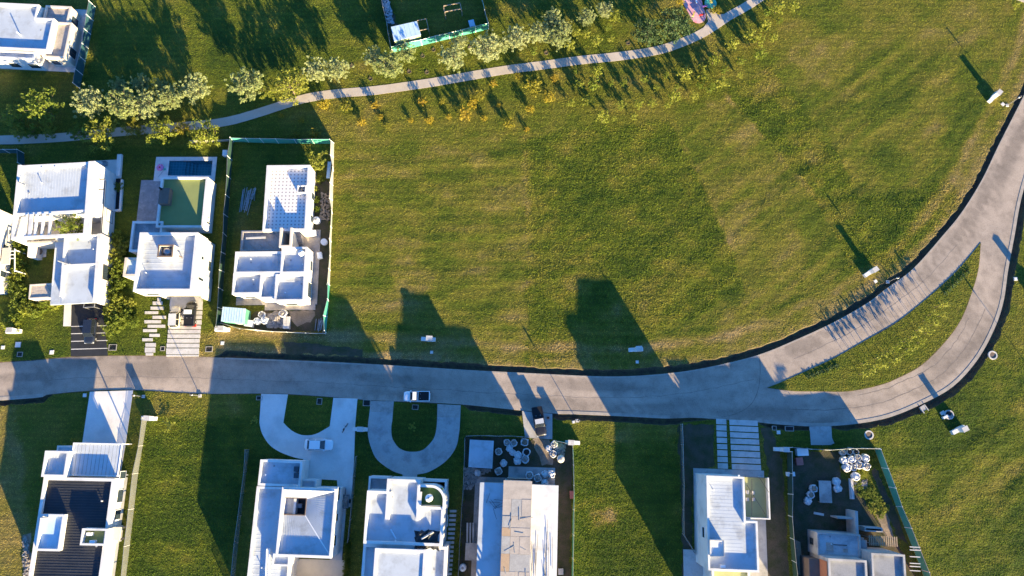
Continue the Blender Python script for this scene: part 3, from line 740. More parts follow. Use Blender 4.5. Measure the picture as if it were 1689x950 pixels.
# ------------------------------------------------------------------ houses
class House:
    def __init__(s, name, label, ang, ref, cat='house'):
        s.a = radians(ang); s.o = P(*ref)
        s.root = thing(name, label, cat, s.o, s.a); s.n = 0
    def L(s, px, py, h):
        p = P(px, py, h) - s.o
        return (p.x * cos(-s.a) - p.y * sin(-s.a), p.x * sin(-s.a) + p.y * cos(-s.a))
    def rect(s, a, b, h, q=None):
        p = [s.L(a[0], a[1], h), s.L(b[0], b[1], h)]
        return (min(p[0][0], p[1][0]), min(p[0][1], p[1][1]), max(p[0][0], p[1][0]), max(p[0][1], p[1][1]))
    def Wd(s, x, y):
        return (s.o.x + x * cos(s.a) - y * sin(s.a), s.o.y + x * sin(s.a) + y * cos(s.a))
    def eps(s): s.n += 1; return .0035 * s.n
    def exc(s, r): EXC.append([s.Wd(r[0], r[1]), s.Wd(r[2], r[1]), s.Wd(r[2], r[3]), s.Wd(r[0], r[3])])
    def solid(s, name, r, z0, z1, m, parent=None):
        e = s.eps()
        return MB().box(r[0] + e, r[1] + e, z0, r[2] - e, r[3] - e, z1 + e).build(name, m, parent or s.root)
    def block(s, a, b, z, par=.5, t=.25, roof='roof', wall='white', z0=0.0, rib=None, cop=True, rect=None, slope=0.0):
        """flat-roofed volume: walls up to z, roof sunk by par, coping on the wall"""
        r = rect or s.rect(a, b, z); e = s.eps(); r = (r[0] + e, r[1] + e, r[2] - e, r[3] - e); z += e
        w = MB().ring(*r, z0, z, t).build('wall', M[wall], s.root)
        i = (r[0] + t, r[1] + t, r[2] - t, r[3] - t)
        if rib: s.ribbed('roof', i, z - par, rib, roof, slope)
        else: MB().box(*i[:2], z - par - .2, *i[2:], z - par).build('roof', M[roof], s.root)
        if cop: MB().ring(r[0] - .03, r[1] - .03, r[2] + .03, r[3] + .03, z, z + .05, t + .06).build('coping', M[wall], w)
        if z0 < .5: s.exc(r)
        return r
    def poly_block(s, pts, z, par, t, roof='roof', wall='white', rib=None):
        """volume on a right-angled outline (photo corners, clockwise from the upper left; each gives one new x or y)"""
        q = [s.L(*p, z) for p in pts]; n = len(q)
        # square the outline: edges alternate along x, then along y
        for i in range(n):
            j = (i + 1) % n
            if abs(q[i][0] - q[j][0]) > abs(q[i][1] - q[j][1]): m_ = (q[i][1] + q[j][1]) / 2; q[i] = (q[i][0], m_); q[j] = (q[j][0], m_)
            else: m_ = (q[i][0] + q[j][0]) / 2; q[i] = (m_, q[i][1]); q[j] = (m_, q[j][1])
        q = q[::-1]                                   # counter-clockwise
        e = s.eps(); z += e
        def inset(d):
            out = []
            for i in range(n):
                a, b, c_ = Vector(q[i - 1]), Vector(q[i]), Vector(q[(i + 1) % n])
                d1 = (b - a).normalized(); d2 = (c_ - b).normalized()
                n1 = Vector((-d1.y, d1.x)); n2 = Vector((-d2.y, d2.x)); out.append(tuple(b + n1 * d + n2 * d))
            return out
        ins = inset(t)
        mb = MB(); mb.v = [(x, y, 0) for x, y in q] + [(x, y, z) for x, y in q] + [(x, y, z) for x, y in ins] + [(x, y, z - par - .1) for x, y in ins]
        for i in range(n):
            j = (i + 1) % n
            for k in range(3): mb.f.append((k * n + i, k * n + j, (k + 1) * n + j, (k + 1) * n + i))
        mb.build('wall', M[wall], s.root)
        rf = MB().prism(ins, z - par - .2, z - par).build('roof', M[roof], s.root)
        EXC.append([s.Wd(*p) for p in q])
        return q
    def seams(s, r, z, d, per, m):
        mb = MB(); lo, hi = (r[0], r[2]) if d == 'y' else (r[1], r[3]); n = int((hi - lo) / per)
        for k in range(1, n):
            x = lo + (hi - lo) * k / n
            if d == 'y': mb.box(x - .02, r[1], z + .0005, x + .02, r[3], z + .0025)
            else: mb.box(r[0], x - .02, z + .0005, r[2], x + .02, z + .0025)
        return mb.build('roof_seams', M[m], s.root)
    def ribbed(s, name, r, z, rib, m, slope=0.0, parent=None):
        """standing-rib sheet; rib = (direction, period)"""
        d, per = rib[:2]; rh = rib[2] if len(rib) > 2 else .012; mb = MB()
        lo, hi = (r[0], r[2]) if d == 'y' else (r[1], r[3])
        n = max(2, int((hi - lo) / per)); pr = []
        for k in range(n):
            x = lo + (hi - lo) * k / n; q = (hi - lo) / n
            pr += [(x, 0), (x + q * .82, 0), (x + q * .87, rh), (x + q * .95, rh)]
        pr.append((hi, 0))
        for x, dz in pr:
            if d == 'y': mb.v += [(x, r[1], z + dz), (x, r[3], z + dz + slope)]
            else: mb.v += [(r[0], x, z + dz), (r[2], x, z + dz + slope)]
        for k in range(len(pr) - 1):
            f = (2 * k, 2 * k + 2, 2 * k + 3, 2 * k + 1); mb.f.append(f if d == 'y' else f[::-1])
        return mb.build(name, M[m], parent or s.root)
    def window(s, r, side, at, z, w, h, name='window', frame='whitepaint'):
        """at: distance along the wall from its west or south end"""
        x0, y0, x1, y1 = r
        def bx(mb, u0, u1, v0, v1, d0, d1):
            if side == 'E': return mb.box(x1 + d0, y0 + u0, v0, x1 + d1, y0 + u1, v1)
            if side == 'W': return mb.box(x0 - d1, y0 + u0, v0, x0 - d0, y0 + u1, v1)
            if side == 'S': return mb.box(x0 + u0, y0 - d1, v0, x0 + u1, y0 - d0, v1)
            return mb.box(x0 + u0, y1 + d0, v0, x0 + u1, y1 + d1, v1)
        f = 0.07; mb = MB()
        bx(mb, at, at + w, z, z + f, .002, .07); bx(mb, at, at + w, z + h - f, z + h, .002, .07)
        bx(mb, at, at + f, z + f, z + h - f, .002, .07); bx(mb, at + w - f, at + w, z + f, z + h - f, .002, .07)
        o = mb.build(name, M[frame], s.root)
        n = max(1, round(w / 1.1))
        for k in range(n):
            a = at + f + (w - 2 * f) * k / n; b = at + f + (w - 2 * f) * (k + 1) / n
            bx(MB(), a + .015, b - .015, z + f, z + h - f, .004, .03).build('pane', M['glass'], o)
        return o
    def tank(s, px, py, z, r=.55, h=1.3, m='whitepaint'):
        x, y = s.L(px, py, z + h)
        o = MB().lathe([(r * .95, z), (r, z + .1), (r, z + h * .75), (r * .8, z + h * .92), (r * .35, z + h)], x, y, 16).build('water_tank', M[m], s.root, True)
        MB().lathe([(r * .32, z + h + .002), (r * .32, z + h + .1), (r * .1, z + h + .13)], x, y, 12).build('lid', M['tarpaulin'], o)
        return o
    def pipe(s, a, b, z, r=.08, m='whitepaint', name='pipe'):
        p = s.L(*a, z); q = s.L(*b, z)
        return MB().tube((*p, z), (*q, z), r, r, 8).build(name, M[m], s.root)
    def post(s, px, py, z, r=.08, h=1., m='whitepaint', name='vent_pipe'):
        x, y = s.L(px, py, z)
        return MB().tube((x, y, z), (x, y, z + h), r, r, 8).build(name, M[m], s.root)
    def pad(s, name, a, b, m, z=.06, z0=-.1):
        r = s.rect(a, b, z); s.exc(r); return s.solid(name, r, z0, z, M[m])

# ---- A: pale house at the top left corner
h = House('house', 'pale flat-roofed house on a white slab in the top left corner', -3, (40, 60))
h.pad('plinth', (16, 10), (126, 119), 'slab', .12)
h.poly_block([(-70, 4), (62, 4), (62, 29.5), (86, 29.5), (82, 80), (-70, 80)], 4.0, .45, .3); rb = h.rect((40, 29.5), (86, 80), 4.0)
h.seams(h.rect((-70, 8), (58, 76), 3.55), 3.556, 'y', .6, 'roof')
rc = h.block((-40, 81), (56, 98), 3.7, .35, .25)
rd = h.block((76, 9), (112, 40), 2.9, .25, .3, roof='rawconc', wall='cream')
re_ = h.block((84, 36), (107, 96), 3.0, .3, .25, roof='rawconc', wall='cream')
h.window(re_, 'S', .3, .5, 1.6, 1.8); h.window(rc, 'S', 4.5, .6, 2.0, 1.6); h.window(rc, 'S', 8.0, .6, 2.0, 1.6)
h.window(rb, 'S', 3.2, .7, 1.2, 1.5); h.window(re_, 'E', 1.0, .4, 1.8, 2.0); h.window(rd, 'E', .8, .4, 1.5, 2.0)
h.post(34, 58, 3.5, .1, 1.0)

# ---- sliver of a white house at the left edge
h = House('house', 'sliver of a white house with a slatted porch at the left edge', 3, (-10, 410))
r1 = h.block((-90, 350), (-14, 478), 3.6, .4, .3)
h.window(r1, 'E', 6.5, .8, 1.6, 1.4); h.window(r1, 'E', 2.5, .8, 1.2, 1.4)
r2 = h.rect((4, 409), (15, 436), 2.6); h.solid('porch_roof', r2, 2.4, 2.6, M['cream'])
for q in ((5, 446), (24, 446), (24, 412)):
    x, y = h.L(*q, 2.6); MB().box(x - .06, y - .06, 0, x + .06, y + .06, 2.5).build('post', M['whitepaint'], h.root)
for k in range(3):
    a = h.L(15, 414 + k * 6, 2.55); b = h.L(24, 414 + k * 6, 2.55)
    MB().bar((*a, 2.53), (*b, 2.53), .12, .1).build('porch_beam', M['whitepaint'], h.root)
a = h.L(24, 410, 2.5); b = h.L(24, 448, 2.5); MB().bar((*a, 2.45), (*b, 2.45), .12, .14).build('porch_beam', M['whitepaint'], h.root)

# ---- B: large two-storey white house with the beam-framed roof opening
h = House('house', 'two-storey white house with a framed roof opening and a tree growing through it', 3.2, (90, 400))
z = 6.3
rB = h.rect((29.5, 272), (147, 388), z)
t = .45
x0, y0, x1, y1 = rB
ys = h.L(85, 351, z)[1]                       # the roof ends here, the open frame begins
w = MB()
w.box(x0, ys, 0, x0 + t, y1, z); w.box(x1 - 1.0, ys, 0, x1, y1, z); w.box(x0 + t, y1 - t, 0, x1 - 1.0, y1, z - .25); w.box(x0 + t, ys, 0, x1 - 1.0, ys + .3, z - .15)
w.build('wall', M['white'], h.root); h.exc(rB)
h.ribbed('roof', (x0 + t, ys + .3, x1 - 1.0, y1 - t), z - .75, ('y', .45), 'roof', .12)
for k in (.33, .52, .98): MB().box(x0 + (x1 - x0 - 1.1) * k - .08, y1 - t - .7, z - .64, x0 + (x1 - x0 - 1.1) * k + .08, y1 - t - .004, z - .2).build('parapet_buttress', M['white'], h.root)
fr = MB(); fr.box(x0 + .01, y0, z - .5, x0 + t, ys - .004, z - .01); fr.box(x1 - 1.0, y0, z - .5, x1 - .01, ys - .004, z - .01); fr.box(x0 + t, y0 + .01, z - .5, x1 - 1.0, y0 + t, z - .01)
fr.build('roof_frame', M['white'], h.root)
cw = MB(); cw.box(x0 + .02, y0 + .02, 0, x0 + t - .02, ys, z - .502)
cw.build('wall', M['white'], h.root)
for bx, bw in ((310, .28), (362, .55), (424, .3), (505, .3), (592, .3)):
    x = h.L(bx / 7.309, 370, z)[0]; MB().box(x - bw / 2, y0 + t + .002, z - .45, x + bw / 2, ys - .003, z - .06).build('roof_beam', M['white'], h.root)
# terrace under the opening, and the front wing
h.solid('terrace_floor', (x0 + .5, y0 + .5, x1 - 1.05, ys), 0.0, .15, M['slab'])
MB().box(x0 + .5, y0 + .06, 0, x1 - 1.05, y0 + .4, 3.3).build('wall', M['cream'], h.root)
for q in ((60, 372), (72, 366)):
    x, y = h.L(*q, .6); MB().box(x - .35, y - .3, .17, x + .35, y + .3, .6).box(x - .35, y + .2, .6, x + .35, y + .3, .95).build('terrace_chair', M['whitepaint'], h.root)
zl = 3.9
rl_ = h.rect((88, 389), (158.5, 497.5), zl)
X0, Y0, X1, Y1 = rl_; h.exc(rl_)
xm = h.L(105, 440, zl)[0]; ym = h.L(120, 437, zl)[1]
w = MB(); w.box(X1 - .55, Y0, 0, X1, Y1, zl); w.box(X0, Y0 + 3.2, 0, X0 + .2, Y1, zl - .6); w.box(X0 + .2, Y0 + 3.2, 0, X1 - .55, Y0 + 3.4, zl - .75)
w.build('wall', M['white'], h.root)
MB().box(X0 + .002, Y0 + .002, zl - .95, xm - .3, Y1 - .002, zl - .62).build('roof', M['roof'], h.root)
MB().box(xm - .298, Y0 + .003, zl - .95, X1 - .552, Y1 - .004, zl - .55).build('roof', M['roof'], h.root)
MB().box(xm - .3, Y0 + 1.2, zl - .548, xm + .05, Y1 - .3, zl + .02).build('parapet', M['white'], h.root)
MB().box(xm + .052, ym - .15, zl - .548, X1 - .553, ym + .12, zl + .015).build('parapet', M['white'], h.root)
MB().box(xm + .052, Y1 - .4, zl - .548, X1 - .553, Y1 - .1, zl + .015).build('parapet', M['white'], h.root)
rs = h.rect((150.5, 297), (166, 420), 3.2); h.block(None, None, 3.25, .15, .2, rect=(x1 + .02, rs[1], rs[2], rs[3]), cop=False)
h.window((0, rs[1], rs[2], 0), 'E', 2.0, .9, 1.6, 1.4, frame='dark'); h.window((0, rs[1], rs[2], 0), 'E', 6.0, .6, 2.2, 1.9, frame='dark')
h.window((0, Y0, X1, 0), 'E', 4.0, .6, 2.4, 2.1, frame='dark')
for q in ((157, 294), (156.5, 311)):
    x, y = h.L(*q, 5.2); MB().box(x1 + .001, y - .06, 4.6, x1 + .9, y + .06, 4.72).build('downpipe', M['dark'], h.root)
h.pipe((96, 430), (115, 436), 3.97, .14, 'tarpaulin', 'flue')
h.pipe((30, 300), (42, 305), 6.42, .12, 'tarpaulin', 'flue')
x, y = h.L(147, 502, 2.4); MB().ring(x - .9, y - .5, x + .9, y + .6, 2.3, 2.42, .08).build('gate_frame', M['metal'], h.root)
MB().box(x - .82, y - .5, 0, x - .74, y - .42, 2.299).box(x + .74, y - .5, 0, x + .82, y - .42, 2.299).build('gate_post', M['metal'], h.root)
rg = h.rect((49, 469), (87, 491), 2.7)
h.block((49, 469), (87, 491), 2.7, .12, .2, roof='pebble', wall='cream', cop=False)
rw = h.rect((47.5, 394), (53, 423), 2.5); h.solid('garden_wall', rw, 0, 2.5, M['white']); h.exc(rw)
h.pad('patio', (54, 394), (92, 408), 'rawconc', .1); h.pad('patio', (54, 409), (76, 424), 'slab', .07)
x, y = h.L(64, 415, .8); MB().lathe([(.55, .66), (.55, .72)], x, y, 14).lathe([(.08, .07), (.06, .66)], x, y, 8).build('garden_table', M['dark'], h.root)
h.pad('terrace', (155, 265), (200, 294), 'conc', .12)
h.pad('path', (179, 294), (187, 314), 'conc', .05); h.pad('path', (176.5, 350), (186, 395), 'slab', .05); h.pad('path', (172, 396), (187, 446), 'conc', .051); h.pad('path', (180, 447), (186, 466), 'conc', .052)
rr_ = h.rect((191.5, 253), (197, 289), .9); h.solid('garden_bench', rr_, 0.121, .6, M['white'])
for i, q in enumerate(((172.5, 269.5), (174, 284.5))):
    x, y = h.L(*q, .5); MB().box(x - .35, y - .35, .121, x + .35, y + .35, .5).box(x - .35, y + .25, .5, x + .35, y + .35, .9).build('deck_chair', M['tarpaulin'], h.root)
# dark plunge pool with white edging
dp = [h.Wd(*h.L(*q, 0)) for q in ((172, 293), (196, 293), (198, 346), (178, 346))]
r = h.rect((176, 296), (198.5, 346), 0)
MB().box(r[0], r[1], -.6, r[2], r[3], .03).build('dark_deck', M['black'], h.root); h.exc(r)
MB().box(r[2] + .002, r[1] - .3, 0, r[2] + .3, r[3] - .3, .45).box(r[0] + .2, r[1] - .35, 0, r[2], r[1] - .003, .4).build('garden_wall', M['white'], h.root)

# ---- C: white house with pool and two parked cars
h = House('house', 'white house with green-roofed annex, swimming pool and two vehicles parked in front', 0, (280, 400))
pool_r = h.rect((279.5, 265), (348.5, 289.5), 0); deck = h.rect((258, 259), (354.5, 299), 0.0); h.exc(deck)
x0, y0, x1, y1 = pool_r
dk = MB(); dk.box(deck[0], deck[1], -.1, deck[2], y0, .08); dk.box(deck[0], y1, -.1, deck[2], deck[3], .08); dk.box(deck[0], y0, -.1, x0, y1, .08); dk.box(x1, y0, -.1, deck[2], y1, .08)
dk.build('pool_deck', M['decktile'], h.root)
pl = MB(); pl.box(x0 - .1, y0 - .1, -1.6, x1 + .1, y1 + .1, -1.45); pl.ring(x0 - .1, y0 - .1, x1 + .1, y1 + .1, -1.45, -.1, .1)
pb_ = pl.build('pool_basin', M['tile'], h.root)
for k in range(4): MB().box(x0 + 2.2 + .5 * k if k else x0 + .001, y0 + .001, -1.449, x0 + 2.7 + .5 * k, y1 - .001, -.45 - .27 * k).build('pool_step', M['tile'], pb_)
MB().box(x0 + .001, y0 + .001, -.13, x1 - .001, y1 - .001, -.10).build('water', M['water'], h.root)
h.pad('terrace', (233, 297), (266, 366), 'slate', .07)
r2 = h.block((266.3, 291.8), (335.2, 375), 3.4, .4, .3, roof='roofgreen')
h.window(r2, 'N', 1.5, .3, 4.0, 2.3); h.window(r2, 'E', 1.0, 1.2, .5, 1.3); h.window(r2, 'E', 2.0, 1.5, .35, .9)
rk = h.rect((263.5, 310), (277.4, 336), 4.1); h.solid('grill_flue', rk, 0, 4.1, M['brown'])
MB().tube((rk[0] + .3, rk[3] - .2, 4.1), (rk[0] + .3, rk[3] - .2, 4.7), .16, .16, 10).build('chimney_pipe', M['black'], h.root)
h.block((219, 365), (263.5, 415), 3.3, .35, .3, roof='slate')
rm = h.rect((231, 383.5), (317.5, 481), 6.9)
h.block(None, None, 6.9, .65, .4, z0=3.3, rib=('x', .7), rect=rm)
x0, y0, x1, y1 = rm
MB().box(x0 + .3, y0 + .06, 3.1, x1 - .06, y1 - .06, 3.298).build('ceiling', M['white'], h.root); h.exc(rm)
gw = MB(); gw.box(x0 + .4, y0 + 3.6, 0, x1 - .2, y1 - .1, 3.09); gw.build('ground_floor_wall', M['white'], h.root)
gd = MB().box(x0 + 5.0, y0 + 3.54, .02, x1 - .6, y0 + 3.598, 2.5).build('garage_door', M['roofgrey'], h.root)
for k in range(5): MB().box(x0 + 5.05, y0 + 3.50, .1 + k * .48, x1 - .65, y0 + 3.538, .52 + k * .48).build('door_panel', M['white'], gd)
MB().box(x1 - .35, y0 - .2, 0, x1 - .1, y0 + 3.59, 3.09).build('fin_wall', M['white'], h.root)
xa = h.L(278, 500, 0)[0]; MB().box(xa - .12, y0 + .1, 0, xa + .12, y0 + 3.59, 3.09).build('fin_wall', M['white'], h.root)
h.window(rm, 'E', 5.6, 4.2, .7, 1.0); h.window(rm, 'E', 2.2, 3.6, .6, 2.0); h.window((x0, y0, x1 - .2, y1), 'E', 4.5, .8, 1.8, 1.2); h.window(rm, 'S', .9, 4.3, 2.4, 1.4)
rt = h.rect((261.5, 403.5), (284.5, 424), 8.1)
MB().ring(*rt, 6.2, 8.1, .2).build('tank_enclosure', M['cream'], h.root)
MB().ring(rt[0] - .02, rt[1] - .02, rt[2] + .02, rt[3] + .02, 8.1, 8.16, .24).build('enclosure_rim', M['brown'], h.root)
h.tank(274, 413.5, 6.3, .68, 1.5, 'metal')
h.post(300, 424.5, 6.3, .1, .8, 'brown'); h.post(256, 388, 6.3, .07, .5)
h.block((206.5, 425), (236, 456), 3.1, .3, .35, roof='shedblue', wall='cream')
h.pad('garage_floor', (281, 489), (334, 505), 'slab', .05)

# ---- D: unfinished house with the vented tile roof
h = House('unfinished_house', 'unfinished white house with vented tile roof terrace and open stair, inside green fence', .6, (455, 400))
h.pad('apron', (398, 380), (523, 502), 'rawconc', .1); h.pad('apron', (437, 500), (520, 511), 'rawconc', .095); h.pad('apron', (392, 487), (436, 500), 'rawconc', .09)
rD = h.block((440.3, 273), (506, 380.5), 3.7, .6, .35, roof='dottile')
h.window(rD, 'E', 2, .6, 1.4, 1.6); h.window(rD, 'E', 6, .6, 1.4, 1.6)
rq = h.rect((490.5, 305.5), (504.5, 318), 3.95); MB().ring(*rq, 3.0, 3.95, .18).build('chimney_wall', M['white'], h.root)
MB().tube((rq[0] + .8, rq[1] + .6, 3.0), (rq[0] + .8, rq[1] + .6, 4.5), .1, .1, 8).build('flue', M['dark'], h.root)
rM = h.block((399, 381), (462, 413), 3.2, .5, .25, roof='rawconc', wall='rawconc', cop=False)
rS = h.rect((461.8, 375.5), (480, 407), 4.4)
MB().box(rS[0], rS[1], 0, rS[0] + .35, rS[3], 4.4).box(rS[2] - .3, rS[1], 0, rS[2], rS[3], 4.4).box(rS[0] + .35, rS[1], 0, rS[2] - .3, rS[1] + .3, 4.4).build('stair_wall', M['cream'], h.root)
st_ = h.rect((486.5, 384), (496.5, 404), 1.8)
for k in range(9):
    yy = st_[1] + (st_[3] - st_[1]) * k / 9
    MB().box(st_[0], yy + .002, .1, st_[2], yy + (st_[3] - st_[1]) / 9, .35 + k * .3).build('stair_step', M['rawconc'], h.root)
xr = h.L(425, 395, 3.4); MB().bar((xr[0] - 2.0, xr[1] + .3, 3.2), (xr[0] + 1.2, xr[1] + .4, 3.2), .3, .08).build('board', M['slab'], h.root)
for d in (-1.5, 0, 1.6): MB().bar((xr[0] + d, xr[1] - .6, 2.73), (xr[0] + d + .9, xr[1] - 1.3, 2.73), .06, .05).build('batten', M['wood'], h.root)
rooms = [((388.5, 415.3), (465, 451), 3.6, .55, 'y'), ((385.3, 450), (431, 485.5), 3.55, .55, 'y'), ((430, 452), (455.5, 493), 3.5, .55, 'y'), ((455, 452.3), (502.5, 497), 3.65, .6, 'x'), ((465, 407.5), (505, 451.3), 3.9, .6, 'x')]
for a, b, z, par, d in rooms: rr_ = h.block(a, b, z, par, .3, rib=(d, .55), wall='white')
rR = h.rect((455, 452.3), (502.5, 497), 3.65); rT = h.rect((465, 407.5), (505, 451.3), 3.9)
h.tank(495.7, 416, 3.3, .5, 1.1)
h.window(rR, 'E', 1.0, .4, 2.6, 2.1); h.window(rT, 'E', 1.0, .8, 1.8, 1.3); h.window(rR, 'S', 1.0, .3, 2.2, 2.1); h.window(h.rect((385.3, 450), (431, 485.5), 3.55), 'S', 1.2, .8, 2.0, 1.4)

# ---- E: long house with ribbed charcoal roof, lower left
h = House('house', 'long white house with ribbed charcoal roof and glazed carport, lower left', -1.2, (120, 850))
z = 3.6
rE = h.rect((73, 787), (163, 984), z)
x0, y0, x1, y1 = rE
e1 = h.L(68.5, 870, z)[0]
h.block(None, None, z, .45, .38, roof='roofdark', rib=('x', .38, .035), rect=rE)
h.block((75, 743.5), (108, 787), 3.9, .5, .3, roof='poly', rib=('y', .4, .03))
h.block((95, 735), (121, 760), 2.7, .2, .2, roof='bluesheet')
rc = h.rect((121, 730), (194.5, 786), 2.9)
nb = 12
fr = MB().ring(rc[0], rc[1], rc[2], rc[3], 2.75, 2.95, .14).build('carport_frame', M['whitepaint'], h.root)
for k in range(nb):
    xa = rc[0] + .15 + (rc[2] - rc[0] - .3) * k / nb; xb = rc[0] + .15 + (rc[2] - rc[0] - .3) * (k + 1) / nb
    MB().box(xa + .03, rc[1] + .15, 2.80, xb - .03, rc[3] - .15, 2.86).build('roof_pane', M['poly'], fr)
for q in ((rc[0] + .1, rc[1] + .1), (rc[2] - .1, rc[1] + .1), (rc[0] + .1, rc[3] - .1), (rc[2] - .1, rc[3] - .1)):
    MB().box(q[0] - .07, q[1] - .07, 0, q[0] + .07, q[1] + .07, 2.749).build('post', M['whitepaint'], h.root)
rbal = h.rect((68, 848), (98, 909), 3.95); h.block(None, None, 3.95, .4, .25, roof='bluesheet', rect=rbal)
h.pipe((67, 854), (80, 853), 4.1, .12, 'tarpaulin', 'flue')
rac = h.rect((136, 871.5), (174, 900), 4.3); h.block(None, None, 4.3, .7, .22, roof='roofgreen', rect=rac)
for q in ((147, 881), (152, 894)):
    x, y = h.L(*q, 4.2); o = MB().box(x - .4, y - .22, 3.62, x + .4, y + .22, 4.25).build('air_conditioner', M['whitepaint'], h.root)
    MB().box(x - .34, y - .25, 3.7, x + .1, y - .222, 4.18).build('grille', M['tarpaulin'], o)
rpo = h.rect((176, 869), (197, 892), 2.7); h.solid('porch_roof', rpo, 2.5, 2.7, M['cream'])
for q in ((rpo[2] - .15, rpo[1] + .15), (rpo[2] - .15, rpo[3] - .15)): MB().box(q[0] - .12, q[1] - .12, 0, q[0] + .12, q[1] + .12, 2.5).build('post', M['dark'], h.root)
for k, (a, w_) in enumerate(((10.5, 1.5), (13.0, 2.0), (16.5, 1.2))): h.window((x0, y0, x1, y1), 'E', a, .7, w_, 1.7)
rlo = h.rect((148, 903), (168, 980), 2.9); h.block(None, None, 2.9, .3, .2, rect=rlo)

# ---- F: house with the roof well, lower left of centre
h = House('house', 'white house with a dark roof well, behind the driveway with the white saloon car', -2, (480, 860))
z = 3.9
rF = h.rect((428.5, 758), (494, 1090), z)
h.block((430, 758), (495, 803), z, .35, .3, rib=('x', .6))
rF2 = h.rect((424, 802), (468, 1040), z); h.block(None, None, z - .02, .35, .3, rib=('x', .6), rect=rF2)
for y in (770.5, 781):
    x, yy = h.L(488.5, y + 3, 4.05); MB().box(x - .35, yy - .4, 3.66, x + .35, yy + .35, 4.09).build('roof_light', M['glass'], h.root)
h.block((484, 790), (521, 806), 3.0, .25, .2)
z = 5.0
rm = h.rect((466, 803.5), (546.5, 921), z); x0, y0, x1, y1 = rm; h.exc(rm)
MB().ring(*rm, 0, z, .32).build('wall', M['white'], h.root)
MB().ring(x0 - .03, y0 - .03, x1 + .03, y1 + .03, z, z + .05, .38).build('coping', M['white'], h.root)
wl = h.rect((467.5, 821.5), (501.5, 850.5), z - .2)
ia, ib, ic, id_ = x0 + .32, y0 + .32, x1 - .32, y1 - .32
def plane(name, q, m):
    mb = MB(); mb.v = q; mb.f = [tuple(range(len(q)))]; return mb.build(name, M[m], h.root)
zo, zi = z - .35, z - .75
def ribplane(a, b, c, d, n):
    """roof slope between outer edge a-b and inner edge d-c, with raised seams"""
    a, b, c, d = map(Vector, (a, b, c, d)); mb = MB()
    mb.add([a, b, c, d], [(0, 1, 2, 3)])
    o = mb.build('roof_slope', M['roof'], h.root)
    sm = MB()
    for k in range(1, n):
        t_ = k / n; sm.bar(a.lerp(b, t_) + Vector((0, 0, .012)), d.lerp(c, t_) + Vector((0, 0, .012)), .04, .05)
    sm.build('seam', M['roof'], o)
ribplane((ic, id_, zo + .5), (ia, id_, zo + .5), (wl[0], wl[3], zi), (wl[2], wl[3], zi), 12)
ribplane((ic, ib, zo), (ic, id_, zo), (wl[2], wl[3], zi), (wl[2], wl[1], zi), 18)
ribplane((ia, ib, zo), (ic, ib, zo), (wl[2], wl[1], zi), (ia, wl[1], zi), 14)
MB().bar((wl[2], wl[3], zi + .03), (ic, id_, zo + .45), .14, .06).build('hip_flashing', M['whitepaint'], h.root)
MB().bar((wl[2], wl[1], zi + .03), (ic, ib, zo + .03), .14, .06).build('hip_flashing', M['whitepaint'], h.root)
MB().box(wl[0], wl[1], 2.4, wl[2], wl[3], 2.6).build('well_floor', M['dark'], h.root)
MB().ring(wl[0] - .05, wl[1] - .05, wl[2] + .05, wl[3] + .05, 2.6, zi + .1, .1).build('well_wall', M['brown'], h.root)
MB().box(wl[0] + .3, wl[1] + .8, 2.61, wl[0] + 1.1, wl[1] + 1.6, 3.4).box(wl[0] + 1.5, wl[1] + .9, 2.61, wl[0] + 2.4, wl[1] + 1.5, 3.3).build('air_conditioner', M['tarpaulin'], h.root)
for a, w_ in ((1.5, 1.6), (5.0, 1.2), (8.0, 2.0)): h.window(rm, 'E', a, 3.1, w_, 1.5)
h.block((451, 913), (477, 934), 4.7, .2, .2, rib=('y', .5))
h.pad('terrace', (478, 921), (556, 1090), 'cream', .12); h.block(None, None, 3.2, .3, .25, rect=h.rect((470, 960), (548, 1090), 3.2))
h.pad('path', (551, 838), (558, 1000), 'slab', .06)
for k, x in enumerate((440, 444.5)): h.pipe((x, 905), (x - 4, 1000), 3.85, .12, 'whitepaint')
x, y = h.L(483, 938, .8); o = MB().box(x - .2, y - 1.0, .13, x + .3, y - .2, .9); o.box(x - .1, y - .2, .13, x + .4, y + .6, .7); o.build('patio_chair', M['wood'], h.root)

# ---- G: white house with curved tank screen
h = House('house', 'white flat-roofed house with curved tank screen and black tarp on its roof', -2, (665, 870))
z = 6.6
h.block((609, 785.5), (640, 812), 3.0, .3, .25, roof='slate')
h.poly_block([(602.5, 809.5), (638, 809.5), (638, 790), (692.5, 791), (692.5, 835), (731, 836), (731, 899), (602, 899)], z - .2, .55, .4)
h.seams(h.rect((604, 838), (728, 897), z - .75), z - .738, 'y', .5, 'roof')
for xx in (638, 689):
    r_ = h.rect((xx, 811), (xx + 4, 857), z - .2); MB().box(r_[0], r_[1], z - .8, r_[2], r_[3], z - .195).build('parapet', M['white'], h.root)
r_ = h.rect((692, 832), (731, 836), z); MB().box(r_[0], r_[1] + .1, z - .7, r_[2] - .4, r_[3] - .1, z - .05).build('tank_screen', M['white'], h.root)
rl2 = h.rect((600, 897), (728, 1090), z - .9); h.block(None, None, z - .9, .4, .35, rect=rl2, rib=('y', .5))
h.block(None, None, z + .25, .15, .4, rect=h.rect((619, 904), (694, 1080), z + .2))
